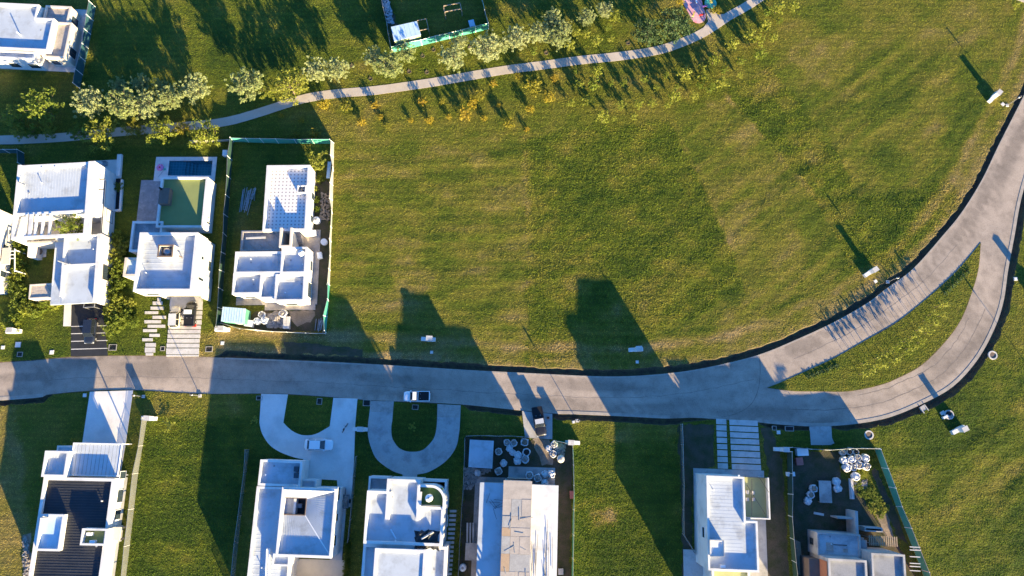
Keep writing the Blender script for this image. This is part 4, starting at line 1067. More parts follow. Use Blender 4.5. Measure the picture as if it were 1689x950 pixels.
# planter frame and curved tank screen
rp = h.rect((694, 790.5), (735, 835), 3.1); MB().ring(*rp, 0, 3.1, .3).build('planter_wall', M['white'], h.root); h.exc(rp)
MB().box(rp[0] + .3, rp[1] + .3, 0, rp[2] - .3, rp[3] - .3, 1.0).build('planter_soil', M['soil'], h.root)
cx, cy = h.L(703, 823, z); R_ = 2.2
arc = [(cx + .6 + R_ * cos(t_ / 10 * pi / 2), cy - .2 + R_ * sin(t_ / 10 * pi / 2)) for t_ in range(11)]
arc2 = [(cx + .6 + (R_ - .35) * cos(t_ / 10 * pi / 2), cy - .2 + (R_ - .35) * sin(t_ / 10 * pi / 2)) for t_ in range(10, -1, -1)]
MB().prism([(cx + .6 + R_, cy - 1.6)] + arc + [(cx - 1.2, cy - .2 + R_), (cx - 1.2, cy - .55 + R_)] + arc2 + [(cx + .25 + R_, cy - 1.6)], 0, z + .1).build('curved_screen', M['white'], h.root)
MB().box(cx - 1.3, cy - 1.3, z - .9, cx + R_ + .1, cy + R_ - .6, z - .72).build('tank_floor', M['deepgreen'], h.root)
h.tank(707, 822, z - .7, .55, 1.25)
tp = MB(); rr = random.Random(4)
p0 = h.L(703, 893, z - .5)
nx, ny = 9, 6
for j in range(ny):
    for i in range(nx):
        tp.v.append((p0[0] - 1.7 + 3.5 * i / (nx - 1) + rr.uniform(-.22, .22), p0[1] - 1.0 + 2.5 * j / (ny - 1) + rr.uniform(-.2, .2) - .03 * (i - 4) ** 2 * .5, z - .70 + rr.uniform(.05, .5) * (0 < i < nx - 1 and 0 < j < ny - 1)))
for j in range(ny - 1):
    for i in range(nx - 1): tp.f.append((j * nx + i, j * nx + i + 1, (j + 1) * nx + i + 1, (j + 1) * nx + i))
G_TARP = (tp, h)
h.pipe((695, 889), (715, 877), z - .45, .18, 'tarpaulin'); h.pipe((644, 873), (653, 889), z - .65, .12, 'bluesheet')
h.post(652.5, 891.5, z - .8, .12, .25)
rwE = h.rect((602.5, 809.5), (731, 899), z - .25); h.window(rwE, 'E', 2.0, 1.0, 1.6, 1.4); h.window(rwE, 'E', 5.0, 4.0, 1.2, 1.2)

# ---- H: unfinished house with plywood-covered roof
h = House('unfinished_house', 'unfinished concrete house with plywood sheets and white slabs on its roof', -2, (850, 880))
h.pad('floor_slab', (839, 769), (915, 800), 'conc2', .12); h.pad('floor_slab', (784, 786), (840, 990), 'rawconc', .1)
zl, zm, zr = 5.6, 6.65, 5.55
rL = h.rect((791.8, 795.5), (831, 1090), zl); rM = h.rect((830.6, 792), (869.7, 1090), zm); rR = h.rect((871, 799), (915.4, 1090), zr)
for r, z, m in ((rL, zl, 'roof'), (rR, zr, 'white')):
    e = h.eps(); MB().box(r[0] + .2, r[1] + .2, 0, r[2] - .2, r[3] - .2, z - .22 + e).build('wall', M['rawconc'], h.root)
    MB().box(r[0], r[1], z - .2, r[2], r[3], z + e).build('roof_slab', M[m], h.root); h.exc(r)
MB().box(rM[0] + .15, rM[1] + .15, 0, rM[2] - .15, rM[3] - .15, zm - .06).build('wall', M['rawconc'], h.root); h.exc(rM)
rr = random.Random(12); yy = rM[3]; k = 0
while yy > rM[1] + 1:
    dy = rr.choice((1.2, 2.4, 1.6)); cuts = [0, rr.choice((.3, .36, .5)), rr.choice((.62, .66, 1.0)), 1.0] if k else [0, 1.0]
    if not k: dy = 2.6
    for a, b in zip(cuts, cuts[1:]):
        if b - a < .05: continue
        o = MB().box(rM[0] + (rM[2] - rM[0]) * a + .015, max(yy - dy, rM[1]) + .012, zm - .045, rM[0] + (rM[2] - rM[0]) * b - .015, yy - .012, zm + rr.uniform(0, .05))
        q_ = rr.random(); o.build('plywood_sheet', M['ply2'] if q_ < .2 and k else M['ply3'] if q_ > .62 else M['ply'], h.root)
    yy -= dy; k += 1
for k in range(9):
    x = rR[0] + rr.uniform(-.1, .1); y = rM[3] - 2 - k * 1.55
    MB().box(x - .2, y - .25, zm - .7, x + .1, y + .25, zm - .1).build('formwork_block', M['ply'], h.root)
for k in range(11):
    y = rr.uniform(rM[1] + 8, rM[3] - 4); x = rr.uniform(rM[0] + .4, rM[2] - .5); a = rr.uniform(-.5, .5) + (pi / 2 if rr.random() < .35 else 0); l = rr.uniform(.8, 2.2)
    MB().bar((x, y, zm + .062), (x + l * sin(a), y + l * cos(a), zm + .062), .1, .02).build('loose_board', M['ply3'], h.root)
for k in range(14):
    y = rr.uniform(rR[1] + 9, rR[3] - 9); x = rr.uniform(rR[0] + .8, rR[2] - .6); l = rr.uniform(2.5, 5.5); a = rr.uniform(-.12, .12)
    MB().tube((x, y, zr + .1), (x + l * sin(a), y + l * cos(a), zr + .14), .025, .025, 5).build('steel_rod', M['dark'], h.root)
for k in range(8):
    y = h.L(805, 828, zl)[1] + rr.uniform(-1, 1); x = h.L(808, 828, zl)[0] + rr.uniform(-.6, .9); a = rr.uniform(0, 3.1)
    MB().tube((x, y, zl + .08), (x + 1.5 * sin(a), y + 1.5 * cos(a), zl + .25), .025, .025, 5).build('steel_rod', M['dark'], h.root)
MB().box(rM[0] + .5, rM[3] + .01, 0.13, rM[2] - .5, rM[3] + .08, 2.4).build('door_board', M['ply'], h.root)
rsd = h.rect((768, 895), (787, 925), 1.6); h.solid('scaffold_deck', rsd, 1.45, 1.6, M['rawconc'])
for q in ((rsd[0] + .1, rsd[3] - .1), (rsd[2] - .1, rsd[3] - .1), (rsd[0] + .1, rsd[1] + .1), (rsd[2] - .1, rsd[1] + .1)): MB().tube((*q, 0), (*q, 1.449), .05, .05, 6).build('scaffold_pole', M['metal'], h.root)
# pierced block screen standing at the back of the left roof (its holes light the roof behind it)
sc = MB(); zb, zt = zl + .01, zm + 2.0
ysc = h.L(810, 985, zl)[1]
for i in range(7):
    x = rL[0] + .2 + i * (rL[2] - rL[0] - .4) / 6; sc.box(x - .12, ysc - .1, zb, x + .12, ysc + .1, zt)
for j in range(5):
    zz = zb + .35 + j * (zt - zb - .5) / 4
    for i in range(6):
        xa = rL[0] + .2 + i * (rL[2] - rL[0] - .4) / 6 + .12; xb = rL[0] + .2 + (i + 1) * (rL[2] - rL[0] - .4) / 6 - .12
        sc.box(xa, ysc - .09, zz - .12, xb, ysc + .09, zz + .12)
sc.build('block_screen', M['white'], h.root)

# ---- I: white house with green balcony, lower right
h = House('house', 'white two-storey house with green-floored balcony behind the wide concrete slabs', -2.1, (1210, 860))
z = 7.05
h.pad('apron', (1143.5, 772), (1268.5, 1000), 'conc2', .1)
rI = h.rect((1166.5, 785), (1228, 1060), z); rI2 = h.rect((1172, 858), (1251, 943), z - .02)
h.poly_block([(1166.5, 785), (1229, 786), (1229, 859), (1251, 860), (1251, 943), (1167, 942)], z, .5, .28)
h.seams(h.rect((1169.5, 788), (1226, 940), z - .5), z - .488, 'x', .5, 'roof')
h.window(rI, 'W', 1.5, .9, 1.4, 1.5); h.window((h.rect((1167, 858.5), (1251, 943), z)[0], h.rect((1167, 858.5), (1251, 943), z)[1], 0, 0), 'W', 4.0, 4.2, 1.6, 1.3)
h.window((h.rect((1166.5, 785), (1229, 860), z)), 'W', 3.5, 4.2, 1.2, 1.2); h.window((h.rect((1166.5, 785), (1229, 860), z)), 'W', 3.5, 1.2, 1.2, 1.2)
rb = h.rect((1229.5, 786.5), (1271, 857), 4.2)
MB().box(rb[0], rb[1], 3.0, rb[2], rb[3], 3.2).build('balcony_floor', M['roofolive'], h.root)
for q in ((rb[2] - .15, rb[1] + .15), (rb[2] - .15, rb[3] - .15)): MB().box(q[0] - .12, q[1] - .12, 0, q[0] + .12, q[1] + .12, 2.998).build('post', M['white'], h.root)
MB().box(rb[2] - .2, rb[1], 3.2, rb[2], rb[3], 4.2).box(rb[0], rb[1], 3.2, rb[2] - .2, rb[1] + .15, 4.2).build('balustrade', M['white'], h.root)
MB().box(rb[0], rb[3] - .05, 3.2, rb[2] - .2, rb[3], 4.1).build('glass_balustrade', M['glass'], h.root)
for a, b in (((1240, 790), (1240, 852)), ((1252, 787), (1268, 812)), ((1232, 800), (1262, 848))):
    pa_ = h.L(*a, 4.6); pb2 = h.L(*b, 4.6); MB().bar((*pa_, 4.6), (*pb2, 4.6), .07, .05).build('pergola_bar', M['dark'], h.root)
for q in ((1234, 812), (1234, 824), (1243, 813), (1244, 824)):
    x, y = h.L(*q, 3.8); MB().box(x - .25, y - .25, 3.4, x + .25, y + .25, 3.46).box(x - .25, y - .25, 3.46, x - .2, y + .25, 3.9).box(x - .25, y - .25, 3.21, x - .2, y + .25, 3.399).box(x + .2, y - .25, 3.21, x + .25, y + .25, 3.399).build('balcony_chair', M['slab'], h.root)
rt = h.rect((1170.5, 890.5), (1194, 918), 7.6); h.block(None, None, 7.6, .15, .15, rect=rt, z0=6.0, roof='white')
MB().ring(rt[0] - .06, rt[1] - .06, rt[2] + .06, rt[3] + .06, 7.67, 7.72, .1).build('tank_rim', M['tarpaulin'], h.root)
h.solid('roof_hatch', h.rect((1188, 932), (1197, 937), 6.9), 6.5, 6.9, M['whitepaint'])
h.block((1174, 938), (1240, 1050), 5.0, .3, .25, roof='roofolive')
rt2 = h.rect((1127, 906), (1150, 1040), 0.3); h.pad('terrace', (1127, 906), (1166, 1040), 'slab', .15)
h.window(h.rect((1166.5, 785), (1229, 860), z), 'N', 1.0, .2, 2.4, 2.2); h.solid('sofa', h.rect((1150, 912), (1163, 930), .7), .151, .75, M['orange'])
pp = h.L(1217, 784, 6.8); MB().tube((*pp, 7.05), (*pp, 7.4), .12, .12, 8).build('vent_pipe', M['whitepaint'], h.root)

# ---- J: unfinished house at the lower right
h = House('unfinished_house', 'unfinished grey house with orange brick wall and projecting beams, lower right', -3, (1420, 900))
rJ = h.rect((1348, 878), (1421, 920), 3.6); h.block(None, None, 3.6, .3, .25, roof='roofgrey', wall='conc2', rect=rJ, cop=False)
h.window(rJ, 'W', 1.2, .9, 1.0, 1.2, frame='dark')
rr = random.Random(9)
for q, sx, sy in (((1369, 902), 1.0, 1.2), ((1395, 908), .6, .5)):
    x, y = h.L(*q, 3.4); MB().box(x - sx / 2, y - sy / 2, 3.32, x + sx / 2, y + sy / 2, 3.42).build('cement_board', M['rawconc'], h.root)
x, y = h.L(1386, 899, 3.4); MB().bar((x - 1, y, 3.36), (x + 1, y, 3.36), .1, .08).build('loose_board', M['dark'], h.root)
xw, yw = h.L(1414, 860, 3.2); yb = rJ[3]
MB().box(xw - .2, yb + .01, 0, xw + .25, yb + 3.3, 3.0).build('wall', M['conc2'], h.root)
MB().box(xw - 2.6, yb + 2.0, 0, xw - .21, yb + 2.25, 2.4).build('wall', M['conc2'], h.root)
x, y = h.L(1352, 848, .6); MB().bar((x - .7, y + .1, .15), (x + .8, y - .1, .15), .35, .2).build('timber_board', M['slab'], h.root)
rq = h.rect((1426, 869), (1456, 878), 2.0); MB().ring(*rq, 0, 2.0, .18).build('wall', M['conc2'], h.root)
rk = h.rect((1366, 921), (1436, 1060), 6.4); h.block(None, None, 6.4, .35, .25, roof='roofdull', wall='conc2', rect=rk)
MB().box(rk[0] - .12, rk[1], 3.7, rk[0] - .01, rk[3] - .5, 6.1).build('brick_wall', M['orange'], h.root); MB().box(rk[0] - 1.6, rk[1], 0, rk[0] - .01, rk[3] - .6, 3.6).build('lower_wing', M['brown'], h.root)
rl3 = h.rect((1437, 912), (1501, 1060), 6.5); h.block(None, None, 6.5, .35, .22, roof='roofdull', wall='conc2', rect=rl3)
MB().box(rl3[2] + .01, rl3[1], 0, rl3[2] + .16, rl3[3] - .3, 6.2).build('brick_wall', M['orange'], h.root)
for y in (902, 907, 918, 929, 934, 941):
    a = h.L(1500, y, 6.0); MB().bar((a[0] + .1, a[1], 5.9), (a[0] + 1.6, a[1], 5.9), .12, .16).build('projecting_beam', M['slab'], h.root)
xs, ys_ = h.L(1425, 903, 2.2); MB().tube((xs, ys_ - .9, 1.5), (xs, ys_ + 1.0, 1.5), .75, .75, 14).build('water_tank', M['tarpaulin'], h.root, True)
MB().box(xs - .8, ys_ - 1.1, .02, xs + .8, ys_ + 1.2, .7).build('tank_stand', M['slab'], h.root)
pr_ = h.rect((1434, 883), (1480, 902), 2.6)
for k in range(14):
    x = pr_[0] + (pr_[2] - pr_[0]) * k / 13; MB().bar((x, pr_[1], 2.55), (x, pr_[3], 2.55), .16, .06).build('scaffold_board', M['wood'], h.root)
MB().bar((pr_[0], pr_[1] + .3, 2.46), (pr_[2], pr_[1] + .3, 2.46), .1, .1).bar((pr_[0], pr_[3] - .3, 2.46), (pr_[2], pr_[3] - .3, 2.46), .1, .1).build('scaffold_beam', M['wood'], h.root)
for q in ((pr_[0] + .1, pr_[1] + .3), (pr_[2] - .1, pr_[1] + .3), (pr_[0] + .1, pr_[3] - .3), (pr_[2] - .1, pr_[3] - .3)): MB().tube((*q, 0), (*q, 2.41), .05, .05, 6).build('scaffold_pole', M['metal'], h.root)
for k in range(5):
    a = h.L(1311 + k * 2.2, 890 + k, .4); MB().bar((a[0], a[1], .12 + .02 * k), (a[0] + .3, a[1] - 5.0, .14 + .02 * k), .18, .08).build('plank', M['wood'], h.root)

# small roof fittings: drains and vent stubs
for o in list(C.objects):
    if o.name.split('.')[0] in ('house', 'unfinished_house') and o.type == 'EMPTY':
        rr = random.Random(o.name)
        for r in [ch for ch in o.children if ch.name.split('.')[0] == 'roof' and ch.data.materials[0].name in ('white_roof_sheet', 'grey_roof_screed', 'charcoal_roof_sheet')]:
            v = np.array([q.co[:] for q in r.data.vertices]); lo, hi = v.min(0), v.max(0)
            if (hi - lo)[:2].min() < 2.5: continue
            for k in range(2):
                x = lo[0] + (hi[0] - lo[0]) * rr.choice((.12, .3, .7, .88)); y = lo[1] + (hi[1] - lo[1]) * rr.uniform(.3, .9)
                if k == 0: MB().lathe([(.16, hi[2] - .05), (.16, hi[2] + .02)], x, y, 10).build('roof_drain', M['tarpaulin'], o)
                else: MB().lathe([(.06, hi[2] - .05), (.06, hi[2] + .3), (.1, hi[2] + .3), (.1, hi[2] + .36)], x, y, 8).build('vent_stub', M['whitepaint'], o)
# the tarp on the roof is a thing of its own
tp, hh = G_TARP
mb = MB(); mb.v = [(*hh.Wd(x, y), z_) for x, y, z_ in tp.v]; mb.f = tp.f
o = mb.build('tarp', M['tarp'], None, off=mb.v[0])
tag(o, 'crumpled black tarp on the roof of the house with curved tank screen', 'tarp')

# ------------------------------------------------------------------ fences
def fence(name, label, pxs, hgt, every, net, postm='whitepaint', cat='fence', rail=True, wob=.12, panel='net_panel', seed=1, h0=0.0):
    rr = random.Random(seed)
    w = [Vector(P2(*q)) for q in pxs]
    root = thing(name, label, cat, (w[0].x, w[0].y, 0))
    ps = []
    for a, b in zip(w, w[1:]):
        n = max(1, round((b - a).length / every))
        for k in range(n): ps.append(a.lerp(b, k / n))
    ps.append(w[-1]); off = root.location
    tops = [Vector((p.x + rr.uniform(-wob, wob), p.y + rr.uniform(-wob, wob), hgt * rr.uniform(.95, 1.05))) for p in ps]
    for p, t in zip(ps, tops):
        MB().tube((p.x, p.y, -.1), t + Vector((0, 0, .12)), .055, .045, 6).build('post', M[postm], root, off=off)
    for i in range(len(ps) - 1):
        a, b, ta, tb = ps[i], ps[i + 1], tops[i], tops[i + 1]
        d = (b - a).normalized(); nn = Vector((-d.y, d.x)) * .012
        mb = MB(); K = 6; J = 3; sag = rr.uniform(-.14, .14); dip = rr.uniform(0, .1)
        base = len(mb.v)
        for s_ in (1, -1):
            for j in range(J + 1):
                for k in range(K + 1):
                    u = k / K; v = j / J
                    lo = a.lerp(b, u); hi = ta.lerp(tb, u)
                    q = Vector((lo.x, lo.y, .03)).lerp(Vector((hi.x, hi.y, hi.z - dip * sin(pi * u))), v)
                    bul = sag * sin(pi * u) * sin(pi * v)
                    mb.v.append((q.x + nn.x * s_ + d.y * -bul, q.y + nn.y * s_ + d.x * bul, q.z))
        n1 = (K + 1) * (J + 1)
        for j in range(J):
            for k in range(K):
                i0 = j * (K + 1) + k; f = (i0, i0 + 1, i0 + K + 2, i0 + K + 1)
                mb.f += [f[::-1], tuple(x + n1 for x in f)]
        mb.build(panel, M[net], root, off=off)
        if rail: MB().tube(ta, tb, .025, .025, 5).build('top_wire', M['metal'], root, off=off)
    return root
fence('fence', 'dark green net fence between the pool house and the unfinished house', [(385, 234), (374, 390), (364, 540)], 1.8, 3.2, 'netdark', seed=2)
fence('fence', 'green net fence along the top of the unfinished house garden', [(386, 234), (460, 236.5), (548, 237)], 1.7, 2.9, 'net', seed=3)
fence('fence', 'pale netting fence with leaning posts beside the big mown field', [(551, 236), (549, 330), (544, 470)], 1.6, 2.4, 'palewire', wob=.3, seed=4)
fence('fence', 'short run of green and pale net fence at the field corner near the road', [(544, 471), (538, 549)], 1.6, 2.6, 'net', wob=.25, seed=5)
fence('fence', 'low ragged fence across the front of the unfinished house yard', [(363, 534), (400, 542), (425, 546), (475, 548.5), (537, 550.5)], 1.0, 2.6, 'palewire', wob=.2, seed=6)
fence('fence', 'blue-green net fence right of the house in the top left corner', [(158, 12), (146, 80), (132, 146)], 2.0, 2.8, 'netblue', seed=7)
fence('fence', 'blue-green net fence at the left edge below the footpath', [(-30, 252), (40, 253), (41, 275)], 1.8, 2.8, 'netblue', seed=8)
fence('fence', 'grey low fence behind the pool garden under the golden trees', [(318, 235.5), (384, 233)], 1.0, 2.8, 'palewire', seed=9)
fence('fence', 'teal net fence closing the lower side of the building plot at the top', [(648, 87), (720, 69), (806, 48)], 1.9, 2.6, 'net', seed=10)
fence('fence', 'wire fence on the left side of the building plot at the top', [(627, -20), (648, 86)], 1.8, 2.6, 'wire', 'metal', seed=11, panel='wire_panel')
fence('fence', 'teal net fence on the right side of the building plot at the top', [(806, 47), (790, -20)], 1.7, 2.6, 'net', seed=12)
fence('fence', 'wire fence with pale rails right of the charcoal-roofed house', [(243, 690), (228, 780), (207, 960), (203, 1000)], 1.5, 4.6, 'wire', 'slab', seed=13, panel='wire_panel')
fence('fence', 'wire fence between the lush empty lot and the roof-well house', [(411, 742), (398, 850), (384, 985)], 1.5, 3.5, 'wire', 'metal', seed=14, panel='wire_panel')
fence('fence', 'wire fence between the two houses with curved driveways', [(589, 752), (583, 820), (576, 892)], 1.5, 3.0, 'wire', 'metal', seed=15, panel='wire_panel')
fence('fence', 'dark wire fence between the stepping stones and the plywood-roofed house', [(768, 722), (766, 800), (758, 900), (755, 1000)], 1.6, 3.2, 'wire', 'dark', seed=16, panel='wire_panel')
fence('fence', 'dark wire fence across the front of the bulk bag yard', [(769, 720), (820, 718.5), (873, 721)], 1.6, 3.0, 'wire', 'dark', seed=17, panel='wire_panel')
fence('fence', 'bright green net fence right of the plywood-roofed house', [(914, 727), (944, 733), (946, 800), (944, 880), (943, 1000)], 1.5, 3.4, 'net', seed=18)
fence('fence', 'wire fence left of the white house with wide slabs', [(1122, 700), (1126, 800), (1125, 880), (1145, 912)], 1.4, 3.0, 'wire', 'metal', seed=19, panel='wire_panel')
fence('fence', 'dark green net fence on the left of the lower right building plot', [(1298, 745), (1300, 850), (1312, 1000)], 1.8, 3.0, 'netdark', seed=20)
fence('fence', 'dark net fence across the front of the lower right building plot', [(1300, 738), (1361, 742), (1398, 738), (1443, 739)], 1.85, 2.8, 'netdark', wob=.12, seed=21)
fence('fence', 'slanting green net fence on the right of the lower right building plot', [(1442, 740), (1478, 835), (1520, 940), (1540, 1000)], 1.9, 3.0, 'net', seed=22)

# ------------------------------------------------------------------ meter pillars
def meter_pillar(px, py, ang, label, flip=False):
    root = thing('meter_pillar', label, 'meter pillar', P(px, py), radians(ang), 'electricity meter pillars')
    f = -1 if flip else 1
    MB().box(-1.15, -.3, -.1, 1.15, .3, .62).build('base_wall', M['white'], root)
    MB().box(-.45 + f * .3, -.34, -.1, .45 + f * .3, .34, 1.75).build('column', M['white'], root)
    MB().box(-.5 + f * .3, -.39, 1.75, .5 + f * .3, .39, 1.82).build('cap', M['slab'], root)
    MB().box(-.28 + f * .3, -.37, .95, .28 + f * .3, -.341, 1.5).build('meter_door', M['tarpaulin'], root)
    EXC.append([tuple((root.location + Matrix.Rotation(radians(ang), 3, 'Z') @ Vector(q))[:2]) for q in ((-1.1, -.3, 0), (1.1, -.3, 0), (1.1, .3, 0), (-1.1, .3, 0))])
    return root
for px, py, a, fl, lb in (
        (707, 560, -3, 0, 'white meter pillar in the shadow on the mown field above the white pickup'),
        (1048, 577, 3, 0, 'white meter pillar in the long shadow above the road bend'),
        (1433, 450, 33, 0, 'white meter pillar on the field above the upper lane'),
        (1636, 162, 47, 0, 'white meter pillar on the field near the top right corner'),
        (1578, 709, 25, 0, 'white meter pillar on the lawn right of the lower right plot'),
        (944, 730, -3, 1, 'pale meter pillar at the corner of the bright green fence'),
        (595, 708, -2, 0, 'pale meter pillar between the two curved driveways'),
        (368, 544, -1, 0, 'white meter pillar beside the green-sided shed'),
        (25, 547, 2, 0, 'white meter pillar on the front lawn at the left edge'),
        (248, 690, -3, 0, 'pale meter pillar at the road end of the left wire fence'),
        (1287, 741, -2, 0, 'grey meter pillar at the corner of the lower right building plot'),
        (1700, 474, 65, 0, 'meter pillar just right of the road at the right edge')):
    meter_pillar(px, py, a, lb, fl)

# ------------------------------------------------------------------ lamp posts
def lamp_post(px, py, label):
    root = thing('lamp_post', label, 'lamp post', P(px, py), 0, 'garden lamp posts along the road')
    MB().box(-.25, -.25, -.1, .25, .25, .12).build('footing', M['slab'], root)
    MB().tube((0, 0, .12), (0, 0, 3.6), .055, .04, 8).build('pole', M['metal'], root)
    o = MB().lathe([(.07, 2.75), (.14, 2.9), (.15, 3.2), (.05, 3.3)], 0, 0, 10).build('lantern', M['lamp'], root)
    MB().lathe([(.2, 3.3), (.12, 3.38), (.045, 3.42)], 0, 0, 10).build('shade', M['dark'], o)
    return root
for px, py, lb in ((952, 694, 'slim lamp post on the verge below the sunlit stretch of road'), (1464, 465, 'slim lamp post beside the upper lane near the meter pillar'),
                   (1661, 174, 'slim lamp post beside the road in the top right corner'), (237, 654, 'slim lamp post at the road end of the pale left driveway'),
                   (330, 653, 'slim lamp post on the verge of the lush empty lot'), (1700, 610, 'slim lamp post on the lawn at the right edge')):
    lamp_post(px, py, lb)

# ------------------------------------------------------------------ small boxes, covers, manholes
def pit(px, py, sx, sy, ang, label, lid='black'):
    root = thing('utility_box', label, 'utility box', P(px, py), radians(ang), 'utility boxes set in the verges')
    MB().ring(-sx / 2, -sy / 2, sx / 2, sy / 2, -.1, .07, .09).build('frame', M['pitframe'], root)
    MB().box(-sx / 2 + .09, -sy / 2 + .09, -.1, sx / 2 - .09, sy / 2 - .09, .03).build('lid', M[lid], root)  # black plate painted in for the dark inside of an open pit, no real lid
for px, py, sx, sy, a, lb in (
        (186, 573, 1.3, 1.0, 0, 'utility box with painted-dark opening right of the black driveway'), (268.5, 575, .75, .75, 0, 'small utility box with painted-dark opening between stepping stones and slab driveway'),
        (345, 576, 1.15, .9, 0, 'utility box with painted-dark opening right of the slab driveway'), (33, 584.5, .9, .8, 0, 'utility box with painted-dark opening by the road at the left edge'),
        (527, 662, .85, 1.0, -2, 'utility box with painted-dark opening inside the left curved driveway'), (685, 671.5, 1.0, .8, -4, 'utility box with painted-dark opening beside the white pickup'),
        (428, 656.5, 1.0, .7, -2, 'utility box with painted-dark opening left of the left curved driveway'), (605, 664.5, 1.2, 1.0, -2, 'dark culvert box between the two curved driveways'),
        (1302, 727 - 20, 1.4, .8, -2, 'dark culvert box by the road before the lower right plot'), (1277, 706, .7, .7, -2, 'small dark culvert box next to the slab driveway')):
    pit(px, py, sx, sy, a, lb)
for px, py, s_, a, lb in (
        (712, 581, .5, 0, 'small pale inspection cover below the meter pillar in the mown field'), (1051, 597, .5, 0, 'small pale inspection cover below the pillar above the road bend'),
        (1444, 464, .55, 30, 'small pale inspection cover beside the pillar above the upper lane'), (1654, 172, .6, 40, 'small pale inspection cover beside the top right pillar'),
        (30, 568.5, .9, 0, 'double pale inspection cover on the front lawn at the left edge'), (85.5, 581, .7, 0, 'pale inspection cover on the lawn left of the black driveway'),
        (5, 573, .6, 0, 'pale inspection cover at the very left edge of the front lawn'), (367, 566, .6, 0, 'pale inspection cover on the verge below the green-sided shed'),
        (1284, 713, .6, 0, 'pale inspection cover in the shade left of the lower right drive'), (1675, 460, .6, 0, 'pale inspection cover right of the road at the right edge'),
        (946, 696, .45, 10, 'pale stone cover on the verge beside the lamp post in the middle'), (140, 652, .6, 0, 'rounded pale cover on the verge left of the pale driveway')):
    root = thing('inspection_cover', lb, 'inspection cover', P(px, py), radians(a), 'pale inspection covers')
    MB().box(-s_ / 2, -s_ / 2, -.05, s_ / 2, s_ / 2, .06).build('surround', M['slab'], root)
    MB().box(-s_ / 2 + .07, -s_ / 2 + .07, .06, s_ / 2 - .07, s_ / 2 - .07, .085).build('lid', M['white'], root)
def manhole(px, py, lb, r=.72):
    root = thing('manhole', lb, 'manhole', P(px, py), 0, 'round manholes')
    mb = MB().lathe([(r, -.1), (r, .14), (r * .72, .14), (r * .72, -.1)], 0, 0, 22, False, False); mb.build('concrete_ring', M['slab'], root)
    MB().lathe([(r * .715, -.1), (r * .715, .07)], 0, 0, 22).build('cover', M['brown'], root)
manhole(1433, 717.5, 'round concrete manhole at the top corner of the lower right plot')
manhole(1637, 586, 'round concrete manhole on the lawn outside the road bend')
root = thing('pipe_well', 'round concrete well with black opening and a white block on the right lawn', 'well', P(1563, 684))
MB().lathe([(.75, -.1), (.75, .3), (.6, .3), (.6, -.1)], .1, 0, 20, False, False).build('concrete_ring', M['slab'], root)
MB().lathe([(.59, -.1), (.59, .2)], .1, 0, 20).build('slab_cover', M['conc2'], root)
MB().lathe([(.32, .2), (.32, .55)], 0, .15, 14).build('pipe_cap', M['black'], root)
MB().bar((-1.0, -.55, .25), (-.1, -.1, .25), .35, .5).build('concrete_block', M['white'], root)
MB().bar((-1.15, .1, .12), (-.55, .45, .12), .5, .25).build('concrete_block', M['slab'], root)
root = thing('drain_outlet', 'small concrete drain outlet in the outer ditch of the road bend', 'drain', P(1524, 674), radians(30))
MB().box(-.5, -.6, -.3, .5, .5, -.02).box(-.5, -.6, -.02, -.35, .5, .1).box(.35, -.6, -.02, .5, .5, .1).build('channel', M['conc2'], root)

